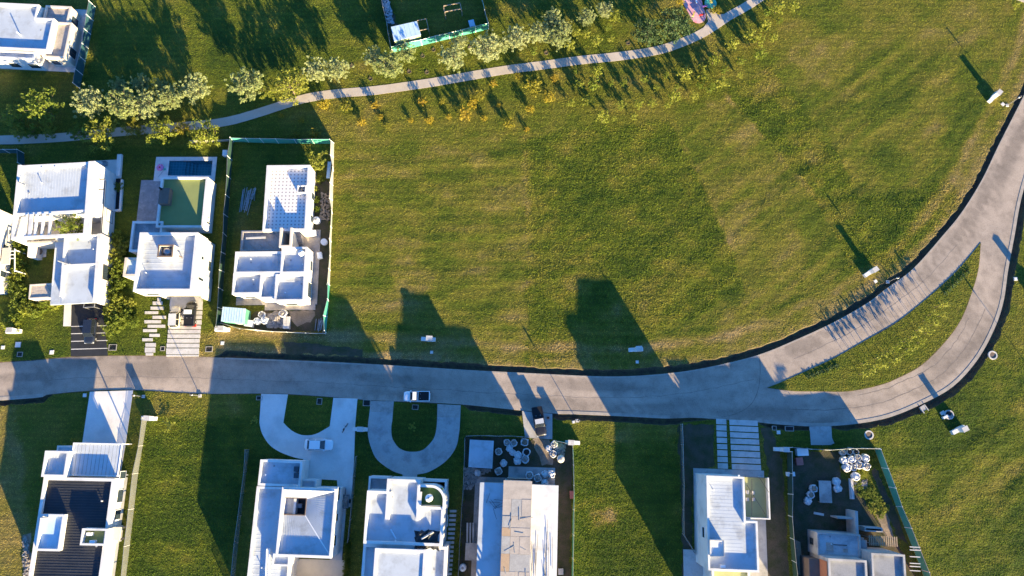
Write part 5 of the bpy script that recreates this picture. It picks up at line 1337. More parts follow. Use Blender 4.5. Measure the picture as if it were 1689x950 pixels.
# ------------------------------------------------------------------ vehicles (front towards +y)
def loft(mb, st):
    """st: (y, [(x, z) half section from sill to centre line]) -> closed skin, mirrored"""
    k = len(st[0][1]); rows = []
    for y, sec in st:
        rows.append([(-x, y, z) for x, z in sec] + [(x, y, z) for x, z in sec[::-1]])
    n = 2 * k; b = len(mb.v)
    for r in rows: mb.v += r
    for i in range(len(rows) - 1):
        for j in range(n - 1): mb.f.append((b + i * n + j, b + i * n + j + 1, b + (i + 1) * n + j + 1, b + (i + 1) * n + j))
        mb.f.append((b + i * n + n - 1, b + i * n, b + (i + 1) * n, b + (i + 1) * n + n - 1))
    mb.f.append(tuple(b + j for j in range(n))[::-1]); e = b + (len(rows) - 1) * n
    mb.f.append(tuple(e + j for j in range(n)))
    return mb
def car(name, label, px, py, head, L, Wd_, pm, kind='sedan', roofm=None, bedm='black', cab=None):
    root = thing(name, label, 'pickup' if kind == 'pickup' else 'car', P(px, py, .05 if kind != 'road' else 0), radians(head))
    w = Wd_ / 2; hb = .92 if kind == 'pickup' else .82; top = 1.62 if kind in ('pickup', 'suv') else 1.42
    def sec(ww, zt): return [(ww * .93, .22), (ww, .42), (ww * .99, zt * .8), (ww * .90, zt * .97), (ww * .55, zt * 1.02), (.001, zt * 1.03)]
    st = []
    for t, ws, zs in ((0, .70, .80), (.015, .84, .9), (.05, .95, 1.), (.25, 1., 1.02), (.7, 1., 1.0), (.86, .98, .96), (.93, .92, .90), (.97, .83, .84), (.99, .70, .74), (1., .55, .62)):
        st.append((-L / 2 + L * t, sec(w * ws, hb * zs)))
    MB_ = loft(MB(), st); body = MB_.build('body', M[pm], root, True)
    rm = M[roofm] if roofm else M[pm]
    if kind == 'pickup': c0, c1, c2, c3 = cab or (.40, .43, .575, .70)
    elif kind == 'suv': c0, c1, c2, c3 = .03, .09, .60, .74
    else: c0, c1, c2, c3 = .10, .22, .58, .74
    y0, y1, y2, y3 = [-L / 2 + L * q for q in (c0, c1, c2, c3)]
    wb, wt = w * .90, w * .74; zb = hb * .99
    cb = MB().add([(-wb, y0, zb), (wb, y0, zb), (wb, y3, zb), (-wb, y3, zb), (-wt, y1, top), (wt, y1, top), (wt, y2, top), (-wt, y2, top)],
                  [(4, 5, 6, 7), (0, 1, 5, 4), (1, 2, 6, 5), (2, 3, 7, 6), (3, 0, 4, 7)])
    cb.build('cabin_pillars', M[pm], root)
    MB().box(-wt - .02, y1 - .04, top + .003, wt + .02, y2 + .04, top + .035).build('roof', rm, root)
    def quad(name, q, m, d):
        q = [Vector(v) for v in q]; n = (q[1] - q[0]).cross(q[2] - q[0]).normalized() * d
        c = sum(q, Vector()) / 4
        mb = MB(); mb.add([c + (v - c) * .9 + n for v in q], [(0, 1, 2, 3)]); return mb.build(name, M[m], root)
    quad('windscreen', [(wb, y3, zb), (-wb, y3, zb), (-wt, y2, top), (wt, y2, top)], 'carglass', .008)
    quad('rear_window', [(-wb, y0, zb), (wb, y0, zb), (wt, y1, top), (-wt, y1, top)], 'carglass', .008)
    for s_ in (-1, 1):
        ym = (y0 + y3) / 2 - .05; ymt = (y1 + y2) / 2
        a = [(s_ * wb, y0, zb), (s_ * wb, ym, zb), (s_ * wt, ymt, top), (s_ * wt, y1, top)]
        b = [(s_ * wb, ym, zb), (s_ * wb, y3, zb), (s_ * wt, y2, top), (s_ * wt, ymt, top)]
        for q in (a, b): quad('side_window', q if s_ > 0 else q[::-1], 'carglass', .008)
        MB().box(s_ * (w + .02) - .1, y3 - .25, zb - .02, s_ * (w + .02) + .1, y3 - .08, zb + .14).build('mirror', M['black'] if pm != 'pwhite' else M[pm], root)
        MB().box(s_ * w * .62 - .2, L / 2 - .10 - .12, hb * .60, s_ * w * .62 + .2, L / 2 - .03, hb * .76).build('headlight', M['lamp'], root)
        MB().box(s_ * w * .72 - .1, -L / 2 - .012, hb * .55, s_ * w * .72 + .1, -L / 2 + .08, hb * .8).build('tail_light', M['taillight'], root)
        for y in (-L * .31, L * .315):
            o = MB().tube((s_ * (w - .2), y, .31), (s_ * (w + .012), y, .31), .31, .31, 16).build('wheel', M['tyre'], root)
            MB().tube((s_ * (w + .013), y, .31), (s_ * (w + .02), y, .31), .19, .18, 12).build('rim', M['metal'], o)
    MB().box(-w * .62, L / 2 - .05, .28, w * .62, L / 2 + .03, .42).build('bumper', M['black'] if pm != 'pwhite' else M['pgrey'], root)
    if kind == 'pickup':
        ye = y0 - .05; bz = hb * 1.06
        bd = MB().ring(-w * .97, -L / 2 + .03, w * .97, ye, hb * .6, bz + .06, .1).build('cargo_bed', M[pm], root)
        MB().box(-w * .97 + .1, -L / 2 + .13, bz - .1, w * .97 - .1, ye - .1, bz + .02).build('bed_liner', M[bedm], bd)
        if bedm == 'black':
            for s_ in (-1, 1): MB().lathe([(.06, bz + .021), (.06, bz + .05)], s_ * .35, ye - .4, 8).build('anchor', M['metal'], bd)
    return root
car('car', 'white saloon car on the left curved driveway', 527.5, 733.5, -91, 4.45, 1.75, 'pwhite', 'sedan')
car('pickup_truck', 'white pickup truck with black bed parked at the road edge', 688.5, 654, 90, 4.2, 1.65, 'pwhite', 'pickup', cab=(.47, .50, .62, .76))
car('pickup_truck', 'black pickup truck parked at an angle on the short concrete drive', 889, 695, 190, 4.6, 1.75, 'pblack', 'pickup', roofm='pgrey')
car('car', 'black car on the black driveway with pale strips', 152.5, 547, 181, 4.1, 1.75, 'pnavy', 'suv')
car('car', 'cream hatchback with grey roof on the slab driveway', 292, 524, 2, 3.6, 1.6, 'pbeige', 'suv', roofm='pgrey')
car('pickup_truck', 'black pickup truck with white frame beside the cream car', 317, 519, 0, 4.1, 1.65, 'pblack', 'pickup', roofm='pwhite', cab=(.44, .47, .62, .76))
root = thing('toolbox', 'small red box behind the black pickup beside the cream car', 'box', P(322, 537.5))
MB().box(-.22, -.2, 0, .22, .2, .32).build('bin', M['red'], root); MB().box(-.24, -.22, .32, .24, .22, .37).build('lid', M['red'], root)
root = thing('toolbox', 'small orange crate on the concrete beside the angled black pickup', 'box', P(904, 689))
MB().box(-.2, -.18, .05, .2, .18, .3).build('bin', M['orange'], root); MB().box(-.12, -.1, .3, .12, .1, .36).build('handle', M['black'], root)
def bicycle(px, py, ang, label):
    root = thing('bicycle', label, 'bicycle', P(px, py, .05), radians(ang))
    for y in (-.52, .52):
        mb = MB(); k = 16
        for i in range(k):
            a, b = 2 * pi * i / k, 2 * pi * (i + 1) / k
            mb.tube((0, y + .32 * cos(a), .34 + .32 * sin(a)), (0, y + .32 * cos(b), .34 + .32 * sin(b)), .03, .03, 5, False)
        mb.build('wheel', M['tyre'], root)
    mb = MB()
    for a, b in (((0, -.52, .34), (0, -.05, .3)), ((0, -.05, .3), (0, -.2, .85)), ((0, -.2, .8), (0, .38, .85)), ((0, -.05, .3), (0, .38, .8)), ((0, .52, .34), (0, .36, .98)), ((0, -.52, .34), (0, -.2, .8))):
        mb.tube(a, b, .022, .022, 6)
    mb.build('frame', M['dark'], root)
    MB().tube((-.28, .34, 1.0), (.28, .34, 1.0), .02, .02, 6).build('handlebar', M['dark'], root)
    MB().box(-.08, -.34, .86, .08, -.08, .92).build('saddle', M['black'], root)
bicycle(570, 706, -30, 'dark bicycle standing on the right leg of the left curved driveway')

# ------------------------------------------------------------------ bulk bags and building material
bag_meshes = []
for k in range(4):
    rr = random.Random(40 + k); mb = MB(); n = 16; prof = [(.40, 0), (.50, .12), (.54, .45), (.50, .72), (.46, .82), (.40, .78), (.36, .64)]
    for r, z in prof:
        for i in range(n):
            t = 2 * pi * i / n; sq = 1 / max(abs(cos(t)), abs(sin(t))) ** .35
            q = r * sq * rr.uniform(.86, 1.12); mb.v.append((q * cos(t), q * sin(t), max(0, z + (rr.uniform(-.1, .1) if z > .4 else 0))))
    for j in range(len(prof) - 1):
        for i in range(n): mb.f.append((j * n + i, j * n + (i + 1) % n, (j + 1) * n + (i + 1) % n, (j + 1) * n + i))
    me = bpy.data.meshes.new('bag_sack'); me.from_pydata(mb.v, [], mb.f); me.materials.append(M['bag']); me.update()
    for p in me.polygons: p.use_smooth = True
    fm = MB().lathe([(.44, .60), (.3, .66), (.1, .70)], 0, 0, 12, True, True)
    bag_meshes.append((me, fm))
fills = {}
for nm in ('rubble', 'black', 'drysoil', 'bag'):
    fm = MB(); rr = random.Random(3); n = 14
    for r, z in ((.47, .68), (.34, .76), (.2, .82), (.05, .85)):
        for i in range(n): t = 2 * pi * i / n; fm.v.append((r * cos(t), r * sin(t), z + rr.uniform(-.06, .06)))
    for j in range(3):
        for i in range(n): fm.f.append((j * n + i, j * n + (i + 1) % n, (j + 1) * n + (i + 1) % n, (j + 1) * n + i))
    fm.f.append(tuple(3 * n + i for i in range(n)))
    me = bpy.data.meshes.new('bag_contents'); me.from_pydata(fm.v, [], fm.f); me.materials.append(M[nm]); me.update(); fills[nm] = me
def bulk_bags(lst, where, group):
    lst = sorted(lst); cnt = len(lst)
    for i, (px, py, s_, fill) in enumerate(lst):
        if fill == 'black' and i % 2: fill = 'rubble'
        elif fill == 'rubble' and i % 3 == 0: fill = 'bag'
        rt = thing('bulk_bag', f'white bulk bag, {ordinal(i + 1)} from the left {where}', 'bulk bag', P(px, py, .4) - Vector((0, 0, .385)), random.uniform(0, 3), group, s_)
        me = bag_meshes[i % 4][0]
        inst('sack', me, rt); inst('contents', fills[fill], rt, (0, 0, 0))
s67 = lambda x, y: (740 + x / 6.786, 680 + y / 6.786)
hb_ = [(655, 340, 1., 'rubble'), (730, 345, 1., 'black'), (680, 405, 1., 'bag'), (715, 450, .95, 'bag'), (770, 545, 1.1, 'bag'), (775, 480, 1.15, 'bag'), (870, 445, 1.15, 'black'), (855, 525, 1.15, 'black'),
       (850, 335, 1.15, 'drysoil'), (615, 570, 1.0, 'rubble'), (560, 440, 1.05, 'black'), (560, 660, 1.1, 'rubble'), (905, 705, 1.15, 'rubble'), (995, 735, 1.15, 'rubble'), (1080, 690, 1.0, 'bag'),
       (1150, 690, 1.1, 'bag'), (1075, 785, 1.0, 'bag'), (1170, 465, 1.0, 'rubble'), (1180, 360, 1.0, 'rubble'), (325, 680, .9, 'rubble'), (1120, 405, .9, 'bag')]
bulk_bags([(*s67(a, b), s_, f) for a, b, s_, f in hb_], 'in the plywood-roofed house yard', 'bulk bags in the plywood-roofed house yard')
s68 = lambda x, y: (1270 + x / 6.786, 690 + y / 6.786)
jb = [(810, 380, .9, 'black'), (885, 375, .9, 'black'), (955, 375, .9, 'black'), (820, 468, 1.15, 'rubble'), (900, 460, 1.15, 'rubble'), (970, 440, 1.1, 'rubble'), (1055, 442, 1.15, 'rubble'), (850, 550, 1.15, 'bag'),
      (925, 550, 1., 'rubble'), (990, 525, 1.1, 'rubble'), (1070, 535, 1.15, 'rubble'), (950, 648, 1.15, 'bag'), (735, 705, 1.1, 'rubble'), (750, 782, 1.15, 'bag'), (480, 785, 1.1, 'drysoil'), (450, 855, 1.05, 'drysoil'), (420, 925, 1.05, 'bag')]
bulk_bags([(*s68(a, b), s_, f) for a, b, s_, f in jb], 'on the lower right plot', 'bulk bags in the lower right plot')
bulk_bags([(432.8, 519.5, 1.05, 'rubble'), (437, 529, 1.15, 'bag'), (467.7, 517.5, 1.2, 'black'), (425, 530, 1.1, 'rubble')], 'before the tile-roofed unfinished house', 'bulk bags in the tile-roofed house yard')

def rubble(name, label, pxs, n, r, hgt, m='rubble', seed=1):
    w = np.array([P2(*q) for q in pxs]); c = w.mean(0); rr = random.Random(seed); mb = MB(); lo, hi = w.min(0), w.max(0); k = 0
    while k < n:
        q = (rr.uniform(lo[0], hi[0]), rr.uniform(lo[1], hi[1]))
        if not inside_poly([q], [tuple(a) for a in w])[0]: continue
        d = max(0, 1 - hypot((q[0] - c[0]) / (hi[0] - lo[0]) * 2, (q[1] - c[1]) / (hi[1] - lo[1]) * 2))
        mb.chunk((q[0], q[1], rr.uniform(.0, 1) * hgt * d + .04), rr.uniform(.4, 1) * r, rr.random()); k += 1
    EXC.append([tuple(a) for a in w])
    return tag(mb.build(name, M[m], None, off=(c[0], c[1], 0)), label, 'rubble', kind='stuff')
rubble('rubble_pile', 'grey rubble heap among the bags before the unfinished tile-roofed house', [(441, 520), (458, 513), (474, 522), (474, 540), (442, 540)], 420, .28, .8, seed=2)
rubble('rubble_pile', 'rubble and rags at the left of the bulk bag yard', [(766, 772), (810, 775), (790, 787), (776, 808), (765, 806)], 260, .24, .4, seed=3)
rubble('rubble_pile', 'mixed rubble heap by the bright green fence corner', [(899, 738), (916, 728), (932, 735), (930, 752), (908, 752)], 220, .26, .6, seed=4)
rubble('debris_pile', 'tangled debris along the wire fence of the top building plot', [(629, -6), (640, -6), (650, 40), (640, 38)], 240, .26, .7, 'metal', seed=5)
rubble('rubble_pile', 'strip of loose stones beside the charcoal-roofed house', [(38, 885), (46, 885), (52, 960), (40, 960)], 160, .2, .2, seed=6)
rubble('debris_pile', 'scrap timber and wire beside the pale netting fence', [(530, 318), (544, 322), (543, 362), (528, 362)], 150, .22, .4, 'wood', seed=7)
rubble('rubble_pile', 'small heap of broken bricks on the sunlit bit of the lower right plot', [(1408, 790), (1430, 793), (1428, 806), (1412, 806)], 90, .2, .25, seed=8)

def shed(name, label, p4, hgt, roofm, wallm, ribs=9, over=.1, cat='shed', door=True, lintel=None):
    """p4: roof corners in the photo, clockwise from upper left"""
    q = [P(*a, hgt) for a in p4]; c = sum(q, Vector()) / 4; root = thing(name, label, cat, (c.x, c.y, 0))
    l = [(v.x - c.x, v.y - c.y) for v in q]
    MB().prism([(x * .96, y * .96) for x, y in l], 0, hgt - .02).build('wall', M[wallm], root)
    rf = MB().prism(l, hgt - .015, hgt + .05).build('roof', M[roofm], root)
    a, b, c2, d = [Vector((x, y, hgt + .065)) for x, y in l]
    for k in range(1, ribs): MB().bar(a.lerp(b, k / ribs), d.lerp(c2, k / ribs), .05, .03).build('rib', M[roofm], rf)
    e, f = Vector((*l[3], 0)) * .962, Vector((*l[2], 0)) * .962
    if door:
        m0 = e.lerp(f, .55); m1 = e.lerp(f, .8); n = (f - e).cross(Vector((0, 0, 1))).normalized() * .02
        mb = MB(); mb.add([m0 + n, m1 + n, m1 + n + Vector((0, 0, 2.0)), m0 + n + Vector((0, 0, 2.0))], [(0, 1, 2, 3)]); mb.build('door', M['slab'], root)
    EXC.append([(v.x, v.y) for v in q]); return root
shed('shed', 'green-sided shed with pale blue ribbed roof before the unfinished house', [(367.5, 506), (405.5, 509), (403, 534), (364.5, 530)], 2.5, 'shedblue', 'shedgreen')
shed('shed', 'white-roofed site hut in the bulk bag yard', [(775, 725), (814.5, 727), (812, 773), (772.5, 770.5)], 2.5, 'roof', 'white', 8)
shed('shed', 'pale blue roofed site hut with lime green front in the top building plot', [(645, 44.5), (687.5, 35), (694.4, 57.5), (650, 68.4)], 2.4, 'bluesheet', 'limepanel', 6)
def crate(name, label, px, py, sx, sy, hz, ang, m, cat='box'):
    root = thing(name, label, cat, P(px, py, hz) - Vector((0, 0, hz)), radians(ang))
    MB().box(-sx / 2, -sy / 2, 0.015, sx / 2, sy / 2, hz).build('bin', M[m], root)
    MB().box(-sx / 2 - .03, -sy / 2 - .03, hz, sx / 2 + .03, sy / 2 + .03, hz + .06).build('lid', M[m], root)
    return root
crate('water_tank_box', 'white boxy container beside the green-sided shed', 410, 533, 1.25, 1.0, .9, -8, 'whitepaint')
crate('storage_box', 'white storage box near the front of the lower right plot', 1324, 745.5, 1.7, 1.1, .9, 2, 'whitepaint')
crate('storage_box', 'faded red box on the ground of the lower right plot', 1319, 761, 1.0, 1.1, .6, 4, 'redbox')
crate('storage_box', 'small white box against the dark green fence of the lower right plot', 1305, 782, 1.1, .6, .8, 2, 'whitepaint')
crate('storage_box', 'white box on the right of the unfinished tile-roofed house', 517.5, 384, .65, .85, .8, 8, 'whitepaint')
crate('storage_box', 'white crate near the pale fence beside the unfinished house', 527, 421, .7, 1.0, .7, 12, 'whitepaint')
crate('storage_box', 'white chest on the grass behind the pool garden', 371, 252, .75, .95, .8, 0, 'whitepaint')
crate('storage_box', 'pale square box beside the right wall of the plywood-roofed house', 925, 943, .7, .8, .5, 0, 'slab')
crate('storage_box', 'faded red drum box against the bright green fence', 943, 816, .5, 1.1, .7, 0, 'redbox')
def tank(label, px, py, r, hgt, m='whitepaint', name='water_tank'):
    root = thing(name, label, 'water tank', P(px, py, hgt) - Vector((0, 0, hgt)))
    MB().lathe([(r * .93, 0.01), (r, .1), (r, hgt * .75), (r * .82, hgt * .93), (r * .4, hgt)], 0, 0, 18).build('vessel', M[m], root, True)
    MB().lathe([(r * .36, hgt), (r * .36, hgt + .08), (r * .1, hgt + .1)], 0, 0, 12).build('lid', M['tarpaulin'], root)
tank('round white water tank right of the unfinished tile-roofed house', 521, 362, .62, 1.0)
tank('cream round water tank by the bright green fence', 925.5, 757, .62, 1.0, 'cream')
tank('round white tank beside the stepping stones and dark fence', 763, 937, .55, .9)
def spool(px, py, label):
    root = thing('cable_spool', label, 'spool', P(px, py)); 
    for z in (.02, .5): MB().lathe([(.55, z), (.55, z + .08), (.2, z + .081)], 0, 0, 18).build('flange', M['whitepaint'], root)
    MB().lathe([(.25, .1), (.25, .5)], 0, 0, 12).build('drum', M['black'], root)
spool(535.4, 400, 'white cable spool against the pale fence of the unfinished house')
root = thing('garden_bench', 'blue bench against the pale netting fence at the garden corner', 'bench', P(543.5, 282), radians(-2))
MB().box(-.3, -1.5, .42, .3, 1.5, .5).build('seat', M['bluesheet'], root); MB().box(.3, -1.5, .45, .36, 1.5, .9).build('backrest', M['bluesheet'], root)
for x in (-.25, .25):
    for y in (-1.4, 1.4): MB().box(x - .04, y - .04, 0, x + .04, y + .04, .419).build('leg', M['dark'], root)
def frame_stack(label, px, py, ang, n, L_, seed):
    root = thing('scaffold_stack', label, 'scaffolding', P(px, py), radians(ang)); rr = random.Random(seed)
    for k in range(n):
        x = -.9 + 1.8 * k / n + rr.uniform(-.1, .1); y = rr.uniform(-.5, .5); a = rr.uniform(-.1, .1)
        o = MB().bar((x, y - L_ / 2, .1 + .06 * k), (x + a * L_, y + L_ / 2, .14 + .06 * k), .07, .06)
        o.build('pole', M['metal'], root)
    mb = MB(); mb.bar((-.2, -L_ * .4, .65), (.15, L_ * .45, .65), .06, .06).bar((.2, -L_ * .4, .65), (.55, L_ * .45, .65), .06, .06)
    for k in range(8): t = k / 7; mb.bar((-.2 + .35 * t, -L_ * .4 + L_ * .85 * t, .66), (.2 + .35 * t, -L_ * .4 + L_ * .85 * t, .66), .05, .05)
    mb.build('ladder', M['metal'], root)
frame_stack('stack of metal scaffold poles and ladders on the dark lawn', 408, 333, -6, 9, 4.0, 3)
frame_stack('short stack of scaffold frames beside the long pole stack', 418, 322, -4, 4, 2.2, 4)
frame_stack('stack of metal beams at the lower right corner of the unfinished house yard', 529, 538, 0, 5, 1.9, 5)
def table(label, px, py, ang, sx, sy, hz, m, name='work_table', cat='table'):
    root = thing(name, label, cat, P(px, py, hz) - Vector((0, 0, hz)), radians(ang))
    MB().box(-sx / 2, -sy / 2, hz - .06, sx / 2, sy / 2, hz).build('table_top', M[m], root)
    for x in (-1, 1):
        for y in (-1, 1): MB().box(x * (sx / 2 - .08) - .04, y * (sy / 2 - .08) - .04, 0, x * (sx / 2 - .08) + .04, y * (sy / 2 - .08) + .04, hz - .061).build('leg', M['wood'], root)
    return root
table('light blue table beside the teal fence in the top building plot', 778, 38, 15, 1.0, 1.3, .8, 'bluesheet')
t_ = table('mortar-splashed long work table in the lower right plot', 1361.5, 811, -2, 1.9, 3.3, .8, 'conc2')
root = thing('timber_frame', 'bare timber frame standing in the top building plot', 'frame', P(748, 24), radians(12))
for x in (-1.5, 1.5):
    for y in (-.6, .6): MB().bar((x, y, 0), (x, y, 2.0), .14, .14).build('post', M['wood'], root)
    MB().bar((x, -.6, 2.05), (x, .6, 2.05), .12, .12).build('cross_beam', M['wood'], root)
for y in (-.6, .6): MB().bar((-1.5, y, 2.17), (1.5, y, 2.17), .12, .12).build('long_beam', M['wood'], root)
root = thing('timber_frame', 'open timber lean-to frame right of the top site hut', 'frame', P(700, 52), radians(13))
for x in (-.8, .8):
    for y in (-1., 1.): MB().bar((x, y, 0), (x, y, 2.1), .1, .1).build('post', M['wood'], root)
for y in (-1., 1.): MB().bar((-.85, y, 2.15), (.85, y, 2.15), .1, .1).build('beam', M['wood'], root)
MB().bar((.8, -1., 2.15), (.8, 1., 2.15), .1, .1).build('beam', M['wood'], root)
root = thing('concrete_beam', 'long white precast beam lying in the lower right plot', 'beam', P(1403.5, 806), radians(-2))
MB().box(-.33, -1.55, .012, .33, 1.55, .3).build('flange', M['slab'], root); MB().box(-.16, -1.55, .3, .16, 1.55, .45).build('web', M['slab'], root)
root = thing('planks', 'upright pale board stack left of the plywood-roofed house', 'boards', P(775, 880))
for k in range(3): MB().box(-.5 + k * .45, -1.6, .02, -.25 + k * .45, 1.6, .5).build('board', M['slab'], root)
root = thing('block_stack', 'stack of concrete blocks at the front of the unfinished house yard', 'blocks', P(474.5, 534))
for i in range(2):
    for j in range(5):
        for k in range(2): MB().box(-.5 + i * .52, -.9 + j * .4, .015 + k * .4, -.02 + i * .52, -.52 + j * .4, .4 + k * .4).build('block', M['slab'], root)
root = thing('trailer', 'small grey trailer loaded with scrap beside the roof-well house', 'trailer', P(570, 826), radians(-2))
MB().ring(-.65, -1.0, .65, 1.0, .45, .85, .06).box(-.59, -.94, .45, .59, .94, .5).build('tray', M['tarpaulin'], root)
for k in range(24): pass
mb = MB(); rr = random.Random(8)
for k in range(40): mb.chunk((rr.uniform(-.45, .45), rr.uniform(-.8, .8), rr.uniform(.55, .95)), rr.uniform(.1, .22), rr.random())
mb.build('load', M['rubble'], root); MB().bar((0, 1.0, .48), (0, 1.9, .42), .08, .08).build('drawbar', M['dark'], root)
for s_ in (-1, 1): MB().tube((s_ * .67, 0, .3), (s_ * .82, 0, .3), .3, .3, 14).build('wheel', M['tyre'], root)
# pool toy, playground
root = thing('pool_float', 'pink flower-shaped float on the white pool deck', 'pool float', P(264.4, 276.5, .1))
for k in range(6):
    a = k * pi / 3; mb = MB().lathe([(.05, .08 - .1), (.26, .05), (.3, .1), (.22, .2), (.05, .22)], .36 * cos(a), .36 * sin(a), 10); mb.build('petal', M['pink'], root, True)
MB().lathe([(.2, 0), (.24, .12), (.1, .26)], 0, 0, 10).build('centre', M['red'], root, True)
root = thing('pool_net', 'pole net lying on the pool deck beside the float', 'pool net', P(266, 286, .1), radians(-35))
MB().tube((0, -.9, .03), (0, .7, .03), .025, .025, 6).build('pole', M['tarpaulin'], root); MB().lathe([(.22, .01), (.22, .05)], 0, .92, 10).build('hoop', M['teal'], root)
root = thing('carousel', 'green round playground carousel beside the pink surface', 'carousel', P(1172.5, 4, .6))
root.location.z = 0
MB().lathe([(.12, 0), (.12, .35)], 0, 0, 10).build('hub', M['dark'], root); MB().lathe([(1.05, .35), (1.1, .42), (1.05, .47)], 0, 0, 24).build('platform', M['teal'], root)
MB().lathe([(.35, .9), (.35, .96)], 0, 0, 16).build('hand_wheel', M['yellow'], root); MB().tube((0, 0, .47), (0, 0, .9), .05, .05, 8).build('spindle', M['metal'], root)
def seesaw(label, px, py, ang, m):
    root = thing('spring_rider', label, 'playground ride', P(px, py), radians(ang))
    MB().tube((0, 0, 0.05), (0, 0, .45), .12, .12, 8).build('spring', M['dark'], root)
    MB().prism([(-.5, -.12), (.35, -.14), (.6, 0), (.35, .14), (-.5, .12)], .45, .62).build('seat', M[m], root)
    MB().tube((.2, -.3, .95), (.2, .3, .95), .03, .03, 6).build('handlebar', M['dark'], root); MB().tube((.2, 0, .62), (.2, 0, .95), .04, .04, 6).build('stem', M['dark'], root)
seesaw('yellow spring rider on the pink playground surface', 1143, 26, 70, 'yellow')
seesaw('red spring rider on the pink playground surface', 1156, 27, 20, 'red')
seesaw('white spring rider at the top of the pink playground surface', 1147, 4, 100, 'whitepaint')
seesaw('pink spring rider at the right of the pink playground surface', 1161, 13, 10, 'pink')
# ------------------------------------------------------------------ trees, saplings, shrubs
def leaf_quads(mb, c, r, n, size, rr, flat=.0):
    for _ in range(n):
        d = Vector((rr.gauss(0, 1), rr.gauss(0, 1), rr.gauss(0, 1)))
        d = d.normalized() * (r * rr.random() ** .45)
        p = Vector(c) + Vector((d.x, d.y, d.z * .8))
        u = Vector((rr.gauss(0, 1), rr.gauss(0, 1), rr.gauss(0, 1) * (1 - flat))).normalized()
        v = u.cross(Vector((rr.gauss(0, 1), rr.gauss(0, 1), rr.gauss(0, 1)))).normalized()
        s = size * rr.uniform(.6, 1.25)
        u *= s; v *= s * .45
        b = len(mb.v); mb.v += [tuple(p - u), tuple(p + v), tuple(p + u), tuple(p - v)]; mb.f.append((b, b + 1, b + 2, b + 3))
def tree_meshes(seed, hgt, rad, nb, nleaf, size, spread=1.0, low=.25, trunk=.12, clump=.42):
    rr = random.Random(seed)
    tk = MB(); cr = MB()
    tk.tube((0, 0, -.1), (0, 0, hgt * .55), trunk, trunk * .5, 7); tk.tube((0, 0, hgt * .55), (rr.uniform(-.1, .1), rr.uniform(-.1, .1), hgt * .9), trunk * .5, trunk * .15, 6)
    per = nleaf // (nb * 4)
    for k in range(nb):
        a = k * 2.399 + rr.uniform(-.3, .3); zf = low + (1 - low) * (k + .5) / nb
        z0 = hgt * (zf * .62); prof = sin(pi * min(1, .18 + .80 * ((zf - low) / (1 - low)))) ** .6
        L_ = rad * spread * (.45 + .65 * prof) * rr.uniform(.75, 1.15)
        e = Vector((cos(a) * L_, sin(a) * L_, min(hgt * rr.uniform(.97, 1.05), z0 + hgt * rr.uniform(.16, .34) + .12 * hgt * zf)))
        s = Vector((0, 0, z0)); tk.tube(s, e, trunk * .35, trunk * .08, 5, False)
        for t in (.42, .68, .9, 1.1):
            c = s.lerp(e, t) + Vector((rr.gauss(0, .12), rr.gauss(0, .12), rr.gauss(0, .1))) * rad
            leaf_quads(cr, c, rad * clump * rr.uniform(.7, 1.1) * (1.1 - .45 * t), per, size, rr)
    leaf_quads(cr, (0, 0, hgt * .86), rad * .5, per * 3, size, rr)
    return tk, cr
def mk(mb, name, m):
    me = bpy.data.meshes.new(name); me.from_pydata(mb.v, [], mb.f); me.materials.append(M[m]); me.update(); return me
KINDS = {}
def kind(key, n, leafs, **kw):
    out = []
    for i in range(n):
        tk, cr = tree_meshes(100 * len(KINDS) + i, **kw)
        out.append((mk(tk, 'trunk', 'bark'), mk(cr, 'crown', leafs[i % len(leafs)])))
    KINDS[key] = (out, kw['hgt'], kw['rad'])
kind('silver', 4, ['leafsilver'], hgt=4.6, rad=2.2, nb=44, nleaf=7000, size=.125, clump=.22, low=.42)
kind('dark', 2, ['leafdark'], hgt=4.2, rad=2.2, nb=18, nleaf=2400, size=.19)
kind('green', 3, ['leafgreen', 'leaflime'], hgt=4.4, rad=2.3, nb=16, nleaf=1700, size=.20, clump=.32)
kind('golden', 2, ['leaflime', 'leafgold'], hgt=3.6, rad=2.1, nb=18, nleaf=1700, size=.19, clump=.36)
kind('limetree', 2, ['leaflime'], hgt=3.6, rad=2.1, nb=24, nleaf=2000, size=.17, clump=.28, low=.35)
kind('yellow', 4, ['leafyellow', 'leafgold', 'leafyellow', 'leaforange'], hgt=1.5, rad=.85, nb=13, nleaf=420, size=.15, low=.1, trunk=.04)
kind('limesap', 3, ['leaflime', 'leafgreen', 'leaflime'], hgt=2.2, rad=.8, nb=10, nleaf=420, size=.16, low=.3, trunk=.04, clump=.4)
kind('shrub', 3, ['leafgreen', 'leaflime', 'leafgreen'], hgt=1.3, rad=1.2, nb=16, nleaf=900, size=.16, low=.05, trunk=.05)
kind('whip', 3, ['leaflime', 'leaflime', 'leaflime'], hgt=2.15, rad=.42, nb=6, nleaf=60, size=.17, low=.75, trunk=.035, clump=.4)
kind('tuft', 2, ['leafdark', 'leafgreen'], hgt=.9, rad=.4, nb=8, nleaf=110, size=.15, low=.05, trunk=.02)
cnt = {}
def plant(key, name, label, cat, px, py, rpx, group, hf=.55, hs=None):
    ms, hgt, rad = KINDS[key]; i = cnt.get(key, 0); cnt[key] = i + 1
    s = rpx / 9.6 / rad
    z = hs or s
    loc = P(px, py, hgt * z * hf); loc.z = 0
    rt = thing(name, label, cat, loc, random.uniform(0, 6.28), group, (s, s, z))
    t, c = ms[i % len(ms)]
    inst('trunk', t, rt); inst('crown', c, rt)
    return rt
def row(key, name, desc, cat, lst, group, tail, **kw):
    lst = sorted(lst)
    for i, (x, y, r) in enumerate(lst):
        plant(key, name, f'{desc}, {ordinal(i + 1)} from the left {tail}', cat, x, y, r, group, **kw)
